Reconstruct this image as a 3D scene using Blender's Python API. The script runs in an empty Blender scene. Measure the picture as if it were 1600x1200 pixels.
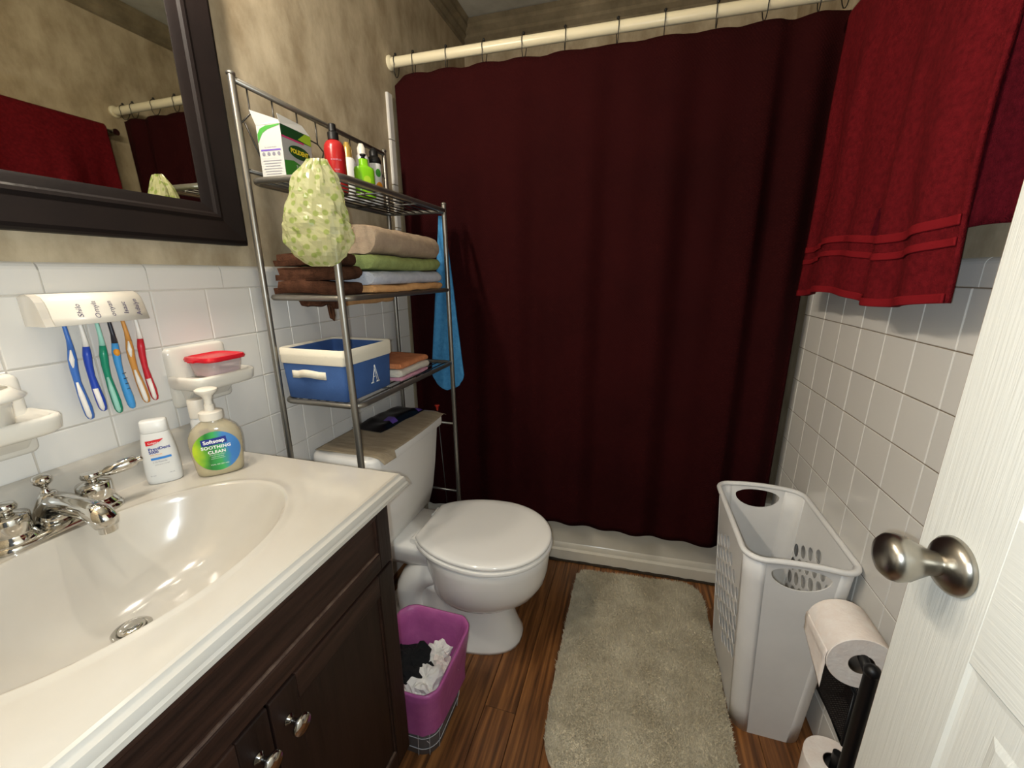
import bpy, bmesh, math, random
import numpy as np
from mathutils import Vector, Matrix, Euler, noise
random.seed(7)
rng = np.random.default_rng(7)
PI = math.pi
S = bpy.context.scene
COL = S.collection

# ------------------------------------------------------------------ camera
CAM = Vector((0.909, -1.580, 1.242)); FPX = 640.5
cd = bpy.data.cameras.new('camera'); cam = bpy.data.objects.new('camera', cd); COL.objects.link(cam)
cam.location = CAM; cam.rotation_euler = Euler((1.30991, 0.00584, 0.28601))
cd.sensor_width = 36; cd.lens = FPX / 1600 * 36; cd.clip_start = 0.02
S.camera = cam
RM = cam.rotation_euler.to_matrix()
# ------------------------------------------------------------------ world, lamps, exposure
w = bpy.data.worlds.new('world'); S.world = w; w.use_nodes = True
w.node_tree.nodes['Background'].inputs[0].default_value = (0.9, 0.95, 1, 1)
w.node_tree.nodes['Background'].inputs[1].default_value = 0.06
S.view_settings.view_transform = 'Standard'; S.view_settings.look = 'None'
S.view_settings.exposure = 0.90; S.view_settings.gamma = 1; S.view_settings.use_curve_mapping = False

def lamp(name, loc, power, color, radius):
    l = bpy.data.lights.new(name, 'POINT'); l.energy = power; l.color = color; l.shadow_soft_size = radius
    o = bpy.data.objects.new(name, l); COL.objects.link(o); o.location = loc; return o
# the phone's own flash, beside the lens
lamp('flash_light', CAM + RM @ Vector((-0.016, -0.006, 0.004)), 9.0, (0.84, 0.94, 1.0), 0.004)
BULBS = [(0.13, -1.52), (0.13, -1.26), (0.13, -1.00)]
for bx_, by_ in BULBS:
    lamp('bulb_light', (bx_, by_, 1.942), 6.6, (1.0, 0.91, 0.78), 0.022)

def ray(x, y): return RM @ Vector(((x - 800) / FPX, (600 - y) / FPX, -1))
def at(x, y, ax, val):
    d = ray(x, y); i = 'xyz'.index(ax); return CAM + d * ((val - CAM[i]) / d[i])

# ------------------------------------------------------------------ materials
def lin(c):
    return tuple(((v / 255) / 12.92 if v / 255 <= .04045 else ((v / 255 + .055) / 1.055) ** 2.4) for v in c)
MATS = {}
def mat(name, rgb, rough=.5, metal=0, spec=.5, var=None, vscale=8, stretch=(1, 1, 1), bump=0, bscale=200, bstretch=(1, 1, 1), coat=0, alpha=1, trans=0, sheen=0, detail=4, ior=1.45):
    m = bpy.data.materials.new(name); m.use_nodes = True; MATS[name] = m
    nt = m.node_tree; b = nt.nodes['Principled BSDF']
    b.inputs['Base Color'].default_value = (*lin(rgb), 1)
    b.inputs['Roughness'].default_value = rough; b.inputs['Metallic'].default_value = metal
    b.inputs['Specular IOR Level'].default_value = spec; b.inputs['IOR'].default_value = ior
    if coat: b.inputs['Coat Weight'].default_value = coat; b.inputs['Coat Roughness'].default_value = .08
    if alpha < 1: b.inputs['Alpha'].default_value = alpha
    if trans: b.inputs['Transmission Weight'].default_value = trans
    if sheen: b.inputs['Sheen Weight'].default_value = sheen; b.inputs['Sheen Roughness'].default_value = .4
    tc = None
    if var or bump: tc = nt.nodes.new('ShaderNodeTexCoord')
    if var:
        mp = nt.nodes.new('ShaderNodeMapping'); mp.inputs['Scale'].default_value = stretch
        nz = nt.nodes.new('ShaderNodeTexNoise'); nz.inputs['Scale'].default_value = vscale; nz.inputs['Detail'].default_value = detail
        nz.inputs['Roughness'].default_value = .62
        rp = nt.nodes.new('ShaderNodeValToRGB'); rp.color_ramp.elements[0].position = .32; rp.color_ramp.elements[1].position = .68
        rp.color_ramp.elements[0].color = (*lin(var), 1); rp.color_ramp.elements[1].color = (*lin(rgb), 1)
        nt.links.new(tc.outputs['Object'], mp.inputs[0]); nt.links.new(mp.outputs[0], nz.inputs['Vector'])
        nt.links.new(nz.outputs[0], rp.inputs[0]); nt.links.new(rp.outputs[0], b.inputs['Base Color'])
    if bump:
        mp2 = nt.nodes.new('ShaderNodeMapping'); mp2.inputs['Scale'].default_value = bstretch
        n2 = nt.nodes.new('ShaderNodeTexNoise'); n2.inputs['Scale'].default_value = bscale; n2.inputs['Detail'].default_value = 3
        bp = nt.nodes.new('ShaderNodeBump'); bp.inputs['Strength'].default_value = bump; bp.inputs['Distance'].default_value = .002
        nt.links.new(tc.outputs['Object'], mp2.inputs[0]); nt.links.new(mp2.outputs[0], n2.inputs['Vector'])
        nt.links.new(n2.outputs[0], bp.inputs['Height']); nt.links.new(bp.outputs[0], b.inputs['Normal'])
    return m
mat('tile', (220, 217, 211), .22, spec=.5, bump=.05, bscale=30)
mat('tile_shade', (200, 194, 184), .22, spec=.5, bump=.05, bscale=30)
mat('grout', (214, 208, 198), .9, var=(192, 184, 172), vscale=9)
mat('dark_grout', (104, 90, 74), .95, var=(138, 124, 106), vscale=16)
mat('plaster', (198, 183, 155), .85, var=(150, 133, 105), vscale=11, stretch=(1, 1, .55), bump=.25, bscale=60, detail=7)
mat('ceiling', (206, 204, 192), .9, var=(176, 174, 162), vscale=6, bump=.3, bscale=90)
mat('crown', (144, 130, 104), .8, var=(108, 96, 74), vscale=9)
mat('white_paint', (222, 216, 200), .45, var=(208, 200, 180), vscale=10)
mat('ceramic', (243, 240, 234), .12, spec=.55, coat=.3)
mat('dish', (218, 213, 202), .15, spec=.5, coat=.3)
mat('marble', (186, 181, 172), .13, spec=.5, coat=.4, var=(181, 174, 162), vscale=5)
mat('chrome', (205, 203, 198), .09, metal=1)
mat('nickel', (170, 165, 155), .28, metal=1, bump=.05, bscale=300, bstretch=(1, 1, 12))
mat('steel', (146, 142, 134), .36, metal=.85)
mat('wire', (92, 90, 86), .4, metal=.8)
mat('mirror', (214, 214, 204), .015, metal=1)
mat('frame_wood', (24, 16, 14), .55, spec=.2, var=(17, 11, 10), vscale=30, stretch=(1, .2, .2), bump=.15, bscale=120)
mat('vanity_wood', (54, 35, 27), .4, spec=.35, var=(27, 16, 12), vscale=60, stretch=(1, .06, 1), bump=.3, bscale=130, bstretch=(1, .08, 1), detail=6)
mat('vanity_wood_upright', (38, 24, 19), .4, spec=.35, var=(22, 13, 10), vscale=60, stretch=(1, 1, .06), bump=.3, bscale=130, bstretch=(1, 1, .08), detail=6)
mat('worn_edge', (96, 76, 62), .6, var=(60, 40, 30), vscale=60)
mat('plastic_white', (236, 235, 233), .4, var=(228, 227, 225), vscale=6)
mat('black', (14, 13, 14), .45)
mat('black_cloth', (10, 10, 11), .9, bump=.5, bscale=80)
mat('paper', (232, 229, 222), .9, bump=.4, bscale=120)
mat('tissue', (238, 230, 222), .95, var=(230, 216, 206), vscale=30, bump=.6, bscale=140)
mat('cardboard', (132, 118, 104), .9)
mat('pink_liner', (186, 100, 158), .35, var=(164, 80, 140), vscale=12, bump=.8, bscale=45)
mat('curtain', (47, 11, 12), .9, spec=.08, var=(40, 9, 10), vscale=3)
mat('red_towel', (108, 22, 28), .95, var=(84, 15, 20), vscale=90, bump=.9, bscale=420, spec=.08)
mat('red_band', (120, 23, 29), .85, bump=.4, bscale=600, spec=.08)
mat('wine_towel', (84, 14, 26), .95, var=(62, 7, 17), vscale=90, bump=.9, bscale=420, spec=.08)
mat('rod', (232, 222, 190), .3, spec=.5)
mat('ring', (14, 12, 12), .4)
mat('rug', (222, 212, 188), .95, var=(198, 186, 160), vscale=9)
mat('blue_towel', (88, 160, 210), .95, var=(70, 140, 194), vscale=60, bump=.8, bscale=380, spec=.08)
mat('brown_towel', (80, 52, 38), .95, var=(56, 35, 25), vscale=60, bump=.9, bscale=360, spec=.08)
mat('grey_towel', (186, 164, 138), .95, var=(164, 142, 122), vscale=24, bump=.8, bscale=360, spec=.08)
mat('green_towel', (158, 170, 108), .95, var=(138, 150, 92), vscale=40, bump=.8, bscale=360, spec=.08)
mat('pale_towel', (198, 200, 208), .95, var=(182, 186, 198), vscale=40, bump=.8, bscale=360, spec=.08)
mat('peach_towel', (222, 172, 118), .95, var=(204, 152, 100), vscale=40, bump=.8, bscale=360, spec=.08)
mat('orange_cloth', (212, 138, 92), .95, var=(190, 116, 74), vscale=40, bump=.8, bscale=360)
mat('cream_cloth', (214, 206, 192), .95, bump=.8, bscale=360)
mat('pink_cloth', (206, 150, 168), .95, bump=.8, bscale=360)
mat('tank_cloth', (176, 160, 134), .95, var=(152, 136, 112), vscale=70, stretch=(.15, 1, 1), bump=.5, bscale=200, bstretch=(.2, 1, 1))
mat('basket_blue', (60, 94, 150), .85, var=(50, 80, 132), vscale=9, bump=.3, bscale=400)
mat('basket_white', (226, 218, 198), .8, bump=.2, bscale=300)
mat('white', (216, 216, 213), .35)
mat('carton', (178, 178, 174), .6)
mat('cream_plastic', (224, 217, 204), .3, spec=.5)
mat('clear_tan', (196, 184, 152), .12, alpha=.55, spec=.6)
mat('liquid', (216, 204, 160), .2, alpha=.85)
mat('clear_plastic', (224, 208, 206), .1, alpha=.38, spec=.6)
mat('holder_clear', (238, 232, 220), .12, alpha=.45, spec=.6)
mat('red_plastic', (196, 26, 40), .25, spec=.5)
mat('red_bottle', (164, 34, 34), .25, spec=.5)
mat('lime_bottle', (128, 196, 30), .3)
mat('gold', (206, 172, 92), .25, metal=.6)
mat('ink', (58, 46, 84), .7)
mat('text_white', (240, 240, 238), .5)
mat('navy', (28, 42, 132), .5)
mat('blue_print', (52, 128, 206), .5)
mat('red_print', (206, 26, 34), .5)
mat('orange_print', (228, 150, 40), .5)
mat('grey_print', (120, 118, 130), .6)
mat('dark_green_print', (26, 76, 36), .5)
mat('green_print', (62, 140, 50), .5)
mat('lime_print', (168, 206, 52), .5)
mat('pink_print', (214, 60, 120), .5)
mat('yellow_print', (248, 226, 60), .5)
mat('purple_print', (104, 76, 164), .5)
mat('brush_blue', (60, 108, 186), .3); mat('brush_royal', (36, 70, 176), .35); mat('brush_green', (22, 136, 104), .3)
mat('brush_sky', (66, 150, 214), .35); mat('brush_amber', (206, 144, 70), .3); mat('brush_red', (196, 34, 50), .35)
mat('brush_white', (232, 228, 222), .3); mat('brush_black', (40, 40, 50), .35); mat('brush_mint', (150, 206, 190), .3)
mat('door_paint', (224, 223, 215), .42, spec=.4, bump=.35, bscale=260, bstretch=(1, 1, .03))
mat('door_paint_rail', (224, 223, 215), .42, spec=.4, bump=.35, bscale=260, bstretch=(1, .03, 1))
mat('door_edge', (150, 118, 88), .8, var=(120, 84, 60), vscale=30)
mat('tub_enamel', (226, 220, 206), .2, var=(214, 206, 188), vscale=4)
mat('grime', (66, 54, 40), .95, var=(40, 32, 24), vscale=60)
mat('bin_grey', (106, 104, 108), .5); mat('bin_line', (190, 190, 192), .5)
mat('snake_red', (186, 50, 34), .5)
mat('hall', (150, 140, 120), .9)
mat('lamp_metal', (150, 146, 138), .3, metal=1)
mat('wipes', (16, 14, 22), .3, var=(8, 8, 10), vscale=30)

# floor planks: wood grain along y
def wood_mat():
    m = bpy.data.materials.new('floor_wood'); m.use_nodes = True; MATS['floor_wood'] = m
    nt = m.node_tree; b = nt.nodes['Principled BSDF']; N = nt.nodes.new; L = nt.links.new
    oi = N('ShaderNodeObjectInfo'); tc = N('ShaderNodeTexCoord')
    off = N('ShaderNodeVectorMath'); off.operation = 'MULTIPLY_ADD'
    cmb = N('ShaderNodeCombineXYZ'); mu = N('ShaderNodeMath'); mu.operation = 'MULTIPLY'; mu.inputs[1].default_value = 13.7
    L(oi.outputs['Random'], mu.inputs[0]); L(mu.outputs[0], cmb.inputs[0]); L(mu.outputs[0], cmb.inputs[1])
    off.inputs[1].default_value = (1, .05, 1); L(tc.outputs['Object'], off.inputs[0]); L(cmb.outputs[0], off.inputs[2])
    n1 = N('ShaderNodeTexNoise'); n1.inputs['Scale'].default_value = 105; n1.inputs['Detail'].default_value = 6; n1.inputs['Distortion'].default_value = .4
    L(off.outputs[0], n1.inputs['Vector'])
    wv = N('ShaderNodeTexWave'); wv.wave_type = 'BANDS'; wv.bands_direction = 'X'; wv.inputs['Scale'].default_value = 9; wv.inputs['Distortion'].default_value = 14; wv.inputs['Detail'].default_value = 3; wv.inputs['Detail Scale'].default_value = 1.3
    L(off.outputs[0], wv.inputs['Vector'])
    mx = N('ShaderNodeMix'); mx.inputs[0].default_value = .16; L(n1.outputs[0], mx.inputs[2]); L(wv.outputs[1], mx.inputs[3])
    rp = N('ShaderNodeValToRGB'); e = rp.color_ramp.elements
    e[0].position = .26; e[0].color = (*lin((74, 44, 22)), 1); e[1].position = .72; e[1].color = (*lin((160, 106, 58)), 1)
    q = e.new(.48); q.color = (*lin((118, 74, 38)), 1)
    L(mx.outputs[0], rp.inputs[0])
    hs = N('ShaderNodeHueSaturation'); mr = N('ShaderNodeMapRange'); mr.inputs[3].default_value = .85; mr.inputs[4].default_value = 1.15
    L(oi.outputs['Random'], mr.inputs[0]); L(mr.outputs[0], hs.inputs['Value']); L(rp.outputs[0], hs.inputs['Color'])
    L(hs.outputs[0], b.inputs['Base Color']); b.inputs['Roughness'].default_value = .42
    bp = N('ShaderNodeBump'); bp.inputs['Strength'].default_value = .12; bp.inputs['Distance'].default_value = .001; L(mx.outputs[0], bp.inputs['Height']); L(bp.outputs[0], b.inputs['Normal'])
wood_mat()
def weave(name, scale, strength):      # woven dimples added to an existing cloth material
    m = MATS[name]; nt = m.node_tree; b = nt.nodes['Principled BSDF']; N = nt.nodes.new; L = nt.links.new
    tc = N('ShaderNodeTexCoord'); v = N('ShaderNodeTexVoronoi'); v.inputs['Scale'].default_value = scale; v.inputs['Randomness'].default_value = .15
    mp = N('ShaderNodeMapping'); mp.inputs['Scale'].default_value = (1, .1, 1); mp.inputs['Rotation'].default_value = (0, .7, 0)
    bp = N('ShaderNodeBump'); bp.inputs['Strength'].default_value = strength; bp.inputs['Distance'].default_value = .002
    L(tc.outputs['Object'], mp.inputs[0]); L(mp.outputs[0], v.inputs['Vector']); L(v.outputs['Distance'], bp.inputs['Height']); L(bp.outputs[0], b.inputs['Normal'])
weave('curtain', 150, .8)
def spotted_plastic():
    m = bpy.data.materials.new('spotted_plastic'); m.use_nodes = True; MATS['spotted_plastic'] = m
    nt = m.node_tree; b = nt.nodes['Principled BSDF']; N = nt.nodes.new; L = nt.links.new
    tc = N('ShaderNodeTexCoord'); v = N('ShaderNodeTexVoronoi'); v.inputs['Scale'].default_value = 58; v.inputs['Randomness'].default_value = .75
    L(tc.outputs['Object'], v.inputs['Vector'])
    rp = N('ShaderNodeValToRGB'); rp.color_ramp.elements[0].position = .30; rp.color_ramp.elements[0].color = (*lin((158, 176, 92)), 1)
    rp.color_ramp.elements[1].position = .42; rp.color_ramp.elements[1].color = (*lin((200, 200, 152)), 1)
    nb = N('ShaderNodeTexNoise'); nb.inputs['Scale'].default_value = 26; nb.inputs['Detail'].default_value = 5; nb.noise_type = 'RIDGED_MULTIFRACTAL'
    bp = N('ShaderNodeBump'); bp.inputs['Strength'].default_value = .5; bp.inputs['Distance'].default_value = .004; L(tc.outputs['Object'], nb.inputs['Vector']); L(nb.outputs[0], bp.inputs['Height']); L(bp.outputs[0], b.inputs['Normal'])
    L(v.outputs['Distance'], rp.inputs[0]); L(rp.outputs[0], b.inputs['Base Color'])
    b.inputs['Roughness'].default_value = .2; b.inputs['Specular IOR Level'].default_value = .7
    tr = N('ShaderNodeBsdfTranslucent'); L(rp.outputs[0], tr.inputs[0]); tp = N('ShaderNodeBsdfTransparent')
    m1 = N('ShaderNodeMixShader'); m1.inputs[0].default_value = .3; L(b.outputs[0], m1.inputs[1]); L(tr.outputs[0], m1.inputs[2])
    m2 = N('ShaderNodeMixShader'); m2.inputs[0].default_value = .34; L(m1.outputs[0], m2.inputs[1]); L(tp.outputs[0], m2.inputs[2])
    L(m2.outputs[0], nt.nodes['Material Output'].inputs[0])
spotted_plastic()
def soap_label_mat():
    m = bpy.data.materials.new('soap_label'); m.use_nodes = True; MATS['soap_label'] = m
    nt = m.node_tree; b = nt.nodes['Principled BSDF']; N = nt.nodes.new; L = nt.links.new
    tc = N('ShaderNodeTexCoord'); sx = N('ShaderNodeSeparateXYZ'); L(tc.outputs['Object'], sx.inputs[0])
    ma = N('ShaderNodeMath'); ma.operation = 'MULTIPLY_ADD'; ma.inputs[1].default_value = 14; ma.inputs[2].default_value = .5; L(sx.outputs[1], ma.inputs[0])
    nz = N('ShaderNodeTexNoise'); nz.inputs['Scale'].default_value = 30; L(tc.outputs['Object'], nz.inputs['Vector'])
    ad = N('ShaderNodeMath'); ad.operation = 'MULTIPLY_ADD'; ad.inputs[1].default_value = .5; L(nz.outputs[0], ad.inputs[0]); L(ma.outputs[0], ad.inputs[2])
    rp = N('ShaderNodeValToRGB'); e = rp.color_ramp.elements; e[0].position = .25; e[0].color = (*lin((186, 208, 44)), 1); e[1].position = 1.0; e[1].color = (*lin((60, 124, 190)), 1)
    for p, c in ((.45, (96, 164, 50)), (.6, (34, 120, 50)), (.8, (64, 168, 88))): q = e.new(p); q.color = (*lin(c), 1)
    L(ad.outputs[0], rp.inputs[0]); L(rp.outputs[0], b.inputs['Base Color']); b.inputs['Roughness'].default_value = .3
soap_label_mat()

# ------------------------------------------------------------------ mesh helpers
class MB:
    def __init__(s): s.v = []; s.f = []
    def add(s, vs, fs):
        o = len(s.v); s.v += [tuple(p) for p in vs]; s.f += [tuple(i + o for i in f) for f in fs]; return s
    def box(s, a, b):
        (x0, y0, z0), (x1, y1, z1) = a, b
        return s.add([(x0, y0, z0), (x1, y0, z0), (x1, y1, z0), (x0, y1, z0), (x0, y0, z1), (x1, y0, z1), (x1, y1, z1), (x0, y1, z1)],
                     [(0, 3, 2, 1), (4, 5, 6, 7), (0, 1, 5, 4), (1, 2, 6, 5), (2, 3, 7, 6), (3, 0, 4, 7)])
    def loft(s, secs, cap0=True, cap1=True, close=True):
        n = len(secs[0]); vs = [p for q in secs for p in q]; fs = []
        for i in range(len(secs) - 1):
            for j in range(n if close else n - 1):
                k = (j + 1) % n; fs.append((i * n + j, i * n + k, (i + 1) * n + k, (i + 1) * n + j))
        if cap0: fs.append(tuple(range(n - 1, -1, -1)))
        if cap1: fs.append(tuple((len(secs) - 1) * n + j for j in range(n)))
        return s.add(vs, fs)
    def tube(s, path, r, n=10, cap=True, closed=False):
        P = [Vector(p) for p in path]; m = len(P); rs = r if isinstance(r, (list, tuple)) else [r] * m
        secs = []; up = None
        for i in range(m):
            if closed: t = P[(i + 1) % m] - P[i - 1]
            else: t = P[min(i + 1, m - 1)] - P[max(i - 1, 0)]
            t.normalize()
            if up is None:
                up = Vector((0, 0, 1)) if abs(t.z) < .9 else Vector((1, 0, 0))
            a = t.cross(up)
            if a.length < 1e-5: a = t.cross(Vector((0, 1, 0)))
            a.normalize(); b = a.cross(t).normalized(); up = b
            secs.append([P[i] + (a * math.cos(2 * PI * k / n) + b * math.sin(2 * PI * k / n)) * rs[i] for k in range(n)])
        if closed: secs.append(secs[0]); cap = False
        return s.loft(secs, cap, cap)
    def lathe(s, prof, n=24, c=(0, 0, 0), axis='z', cap=True):
        secs = []
        for r, h in prof:
            q = []
            for k in range(n):
                a = 2 * PI * k / n; u, v = r * math.cos(a), r * math.sin(a)
                p = (u, v, h) if axis == 'z' else ((h, u, v) if axis == 'x' else (v, h, u))
                q.append((p[0] + c[0], p[1] + c[1], p[2] + c[2]))
            secs.append(q)
        return s.loft(secs, cap, cap)
    def ball(s, c, r, n=12, sz=1):
        return s.lathe([(r * math.sin(PI * i / 8) + 1e-5, -r * sz * math.cos(PI * i / 8)) for i in range(9)], n, c)
    def grid(s, fn, nu, nv):
        vs = [fn(i / nu, j / nv) for i in range(nu + 1) for j in range(nv + 1)]
        fs = [(i * (nv + 1) + j, (i + 1) * (nv + 1) + j, (i + 1) * (nv + 1) + j + 1, i * (nv + 1) + j + 1) for i in range(nu) for j in range(nv)]
        return s.add(vs, fs)
    def mesh(s, name, m, smooth=False):
        me = bpy.data.meshes.new(name); me.from_pydata(s.v, [], s.f); me.update()
        bm = bmesh.new(); bm.from_mesh(me); bmesh.ops.recalc_face_normals(bm, faces=bm.faces); bm.to_mesh(me); bm.free()
        if smooth:
            for p in me.polygons: p.use_smooth = True
        if m: me.materials.append(MATS[m])
        return me
def link(name, me, parent=None, loc=(0, 0, 0), rot=(0, 0, 0)):
    o = bpy.data.objects.new(name, me); COL.objects.link(o); o.location = loc; o.rotation_euler = rot
    if parent: o.parent = parent
    return o
def part(parent, name, mb, m, smooth=False, bev=0, sub=0, solid=0, loc=(0, 0, 0), rot=(0, 0, 0), label=None, seg=2, offset=-1, autos=None):
    o = link(name, mb.mesh(name, m, smooth or sub > 0), parent, loc, rot)
    if solid: md = o.modifiers.new('solid', 'SOLIDIFY'); md.thickness = solid; md.offset = offset
    if bev: md = o.modifiers.new('bevel', 'BEVEL'); md.width = bev; md.segments = seg; md.limit_method = 'ANGLE'; md.angle_limit = math.radians(40)
    if sub: md = o.modifiers.new('sub', 'SUBSURF'); md.levels = sub; md.render_levels = sub
    if autos is not None: o.data.set_sharp_from_angle(angle=math.radians(autos))
    if label: o['label'] = label
    return o
def tag(o, label, cat, group=None):
    o['label'] = label; o['category'] = cat
    if group: o['group'] = group
    return o
def thing(name, label, cat, loc=(0, 0, 0), rz=0, group=None):
    o = bpy.data.objects.new(name, None); o.empty_display_size = .05; COL.objects.link(o); o.location = loc; o.rotation_euler = (0, 0, rz)
    return tag(o, label, cat, group)
def single(name, mb, m, label, cat, **k):
    g = k.pop('group', None); return tag(part(None, name, mb, m, **k), label, cat, g)
def struct(name, mb, m, **k):
    o = part(None, name, mb, m, **k); o['kind'] = 'structure'; return o
def rrect(x0, x1, y0, y1, r, z=0, n=5):
    out = []
    for cx, cy, a0 in ((x1 - r, y1 - r, 0), (x0 + r, y1 - r, PI / 2), (x0 + r, y0 + r, PI), (x1 - r, y0 + r, 1.5 * PI)):
        for i in range(n + 1):
            a = a0 + PI / 2 * i / n; out.append((cx + r * math.cos(a), cy + r * math.sin(a), z))
    return out
def rbox(mb, x0, x1, y0, y1, z0, z1, r, e, n=4):       # box with rounded corners and eased top and bottom edges
    secs = []
    for ins, z in ((e, z0), (e * .3, z0 + e * .3), (0, z0 + e), (0, z1 - e), (e * .3, z1 - e * .3), (e, z1)):
        secs.append(rrect(x0 + ins, x1 - ins, y0 + ins, y1 - ins, max(r - ins, .0005), z, n))
    return mb.loft(secs)
FONT_CACHE = {}
def text2d(txt, h, bold=0, shear=0, space=1.0):
    """flat lettering as (verts2d, faces), centred, cap height about h"""
    k = (txt, h, bold, shear, space)
    if k in FONT_CACHE: return FONT_CACHE[k]
    cu = bpy.data.curves.new('lettering', 'FONT'); cu.body = txt; cu.size = h / .72; cu.align_x = 'CENTER'; cu.align_y = 'CENTER'
    cu.offset = bold; cu.shear = shear; cu.resolution_u = 3; cu.space_character = space
    o = bpy.data.objects.new('lettering', cu); COL.objects.link(o)
    me = o.to_mesh(); r = ([(v.co.x, v.co.y) for v in me.vertices], [tuple(p.vertices) for p in me.polygons])
    o.to_mesh_clear(); bpy.data.objects.remove(o); bpy.data.curves.remove(cu)
    FONT_CACHE[k] = r; return r
def print2d(items, fn):
    """map flat lettering or shapes [(verts2d, faces, (du, dv), angle)] through fn(u, v) -> 3D"""
    mb = MB()
    for (vs, fs), (du, dv), ang in items:
        c, s_ = math.cos(ang), math.sin(ang)
        mb.add([fn(du + c * x - s_ * y, dv + s_ * x + c * y) for x, y in vs], fs)
    return mb
def ellipse2d(a, b, n=28): return ([(0, 0)] + [(a * math.cos(2 * PI * k / n), b * math.sin(2 * PI * k / n)) for k in range(n)], [(0, k + 1, (k + 1) % n + 1) for k in range(n)])
def rect2d(a, b, n=6):
    vs = [(-a + 2 * a * i / n, s_ * b) for i in range(n + 1) for s_ in (-1, 1)]
    return (vs, [(2 * i, 2 * i + 2, 2 * i + 3, 2 * i + 1) for i in range(n)])
def nz(p, sc, seed=0): return noise.noise(Vector((p[0] * sc + seed, p[1] * sc - seed * .7, p[2] * sc + seed * 1.3)))

# ================================================================== THE ROOM
W = 1.4643; P = 0.1105; ZT = 1.2155; CEIL = 2.445; BACK = 0.705; NEAR = -1.76
CAPH = 0.05
# floor with planks
floor = struct('floor', MB().box((-.02, NEAR - 1.2, -.03), (W + .02, .09, -.008)), 'grime')
PW = .095; xs = -.01; i = 0
while xs < W:
    xe = min(xs + PW, W + .01); y = NEAR - .1 - random.random() * .8
    while y < .07:
        ye = min(y + 1.2, .07)
        if ye > NEAR - .1:
            part(floor, 'plank', MB().box((xs + .0006, max(y, NEAR - .1) + .0006, -.008), (xe - .0006, ye - .0006, 0)), 'floor_wood', bev=.0008, seg=1)
        y = ye
    xs = xe; i += 1
hallf = struct('floor_hall', MB().box((-1, -3.2, -.03), (2.4, NEAR - .1, -.001)), 'hall')
struct('wall_hall', MB().box((-1, -3.3, 0), (2.4, -3.2, 2.445)), 'hall')
ceil_ = struct('ceiling', MB().box((-.02, NEAR - .1, CEIL), (W + .02, BACK + .02, CEIL + .04)), 'ceiling')
wl = struct('wall_left', MB().box((-.12, NEAR - .1, -.02), (-.009, BACK + .02, CEIL)), 'plaster')
wr = struct('wall_right', MB().box((W + .009, NEAR - .1, -.02), (W + .12, BACK + .02, CEIL)), 'plaster')
struct('wall_back', MB().box((-.02, BACK, -.02), (W + .02, BACK + .1, CEIL)), 'plaster')
struct('wall_near', MB().box((-.02, NEAR - .1, 0), (.545, NEAR, CEIL)).box((1.315, NEAR - .1, 0), (W + .02, NEAR, CEIL)).box((.545, NEAR - .1, 2.05), (1.315, NEAR, CEIL)), 'plaster')
# grout beds
part(wl, 'grout_bed', MB().box((-.009, NEAR, 0), (-.0022, -.033, ZT + CAPH - .012)), 'grout')
part(wr, 'grout_bed', MB().box((W + .0022, NEAR, 0), (W + .009, .048, ZT + CAPH - .012)), 'grout')
for r in range(11): part(wr, 'grout_line', MB().box((W + .0016, NEAR, ZT - r * P - .0011), (W + .003, .048, ZT - r * P + .0011)), 'dark_grout')
# one shared tile mesh (local: front face towards +x)
def tile_mesh(name, wy, wz, m):
    g = .0011; b = .0013; mb = MB(); y0, y1, z0, z1 = -wy / 2 + g, wy / 2 - g, -wz / 2 + g, wz / 2 - g
    q = lambda i, x: [(x, y0 + i, z0 + i), (x, y1 - i, z0 + i), (x, y1 - i, z1 - i), (x, y0 + i, z1 - i)]
    mb.loft([q(0, -.007), q(0, -b), q(b, 0)], cap0=False); return mb.mesh(name, m)
tA = tile_mesh('tile', P, P, 'tile')
def put_tile(wall, me, x, y, z, flip): 
    o = link('tile', me, wall, (x + random.uniform(-.0003, .0003), y, z), (random.uniform(-.002, .002), 0, (PI if flip else 0) + random.uniform(-.006, .006)))
    return o
YL = -.9937
def cut(me_w, me_h): return tile_mesh('tile', me_w, me_h, 'tile')
for r in range(11):
    z = ZT - (r + .5) * P
    for c in range(-7, 8):
        y = YL + (c + .5) * P
        if y - P / 2 < NEAR: continue
        if z < .70 and y < -.98: continue            # behind the vanity
        put_tile(wl, tA, 0, y, z, False)
cutL = cut(YL + 8 * P, 0) if False else tile_mesh('tile', .0763, P, 'tile')
for r in range(11): put_tile(wl, cutL, 0, -.0716, ZT - (r + .5) * P, False)
for r in range(11):
    z = ZT - (r + .5) * P
    for c in range(0, 16):
        y = -(c + .5) * P
        if y - P / 2 < NEAR: continue
        put_tile(wr, tA, W, y, z, True)
cutR = tile_mesh('tile', .046, P, 'tile')
for r in range(11): put_tile(wr, cutR, W, .024, ZT - (r + .5) * P, True)
# bullnose cap tiles, 6 in long, rounded top edge
def cap_mesh(L):
    g = .0012; y0, y1 = -L / 2 + g, L / 2 - g
    prof = [(-.008, 0), (-.0013, 0), (0, .0013), (0, CAPH - .012), (-.0012, CAPH - .0075), (-.004, CAPH - .0035), (-.008, CAPH - .001), (-.012, CAPH)]
    mb = MB(); mb.loft([[(x, y0, z) for x, z in prof], [(x, y1, z) for x, z in prof]]); return mb.mesh('cap_tile', 'tile')
CL = .1535; capm = cap_mesh(CL); j0 = YL + .001
for k in range(-5, 7):
    y = j0 + (k + .5) * CL
    if y + CL / 2 > -.03: continue
    link('cap_tile', capm, wl, (0, y, ZT + .001))
ylast = j0 + 6 * CL
link('cap_tile', cap_mesh(max(.03, -.033 - ylast)), wl, (0, (ylast - .033) / 2, ZT + .001))
jr = -6 * P - .012 + 5 * CL
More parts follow.
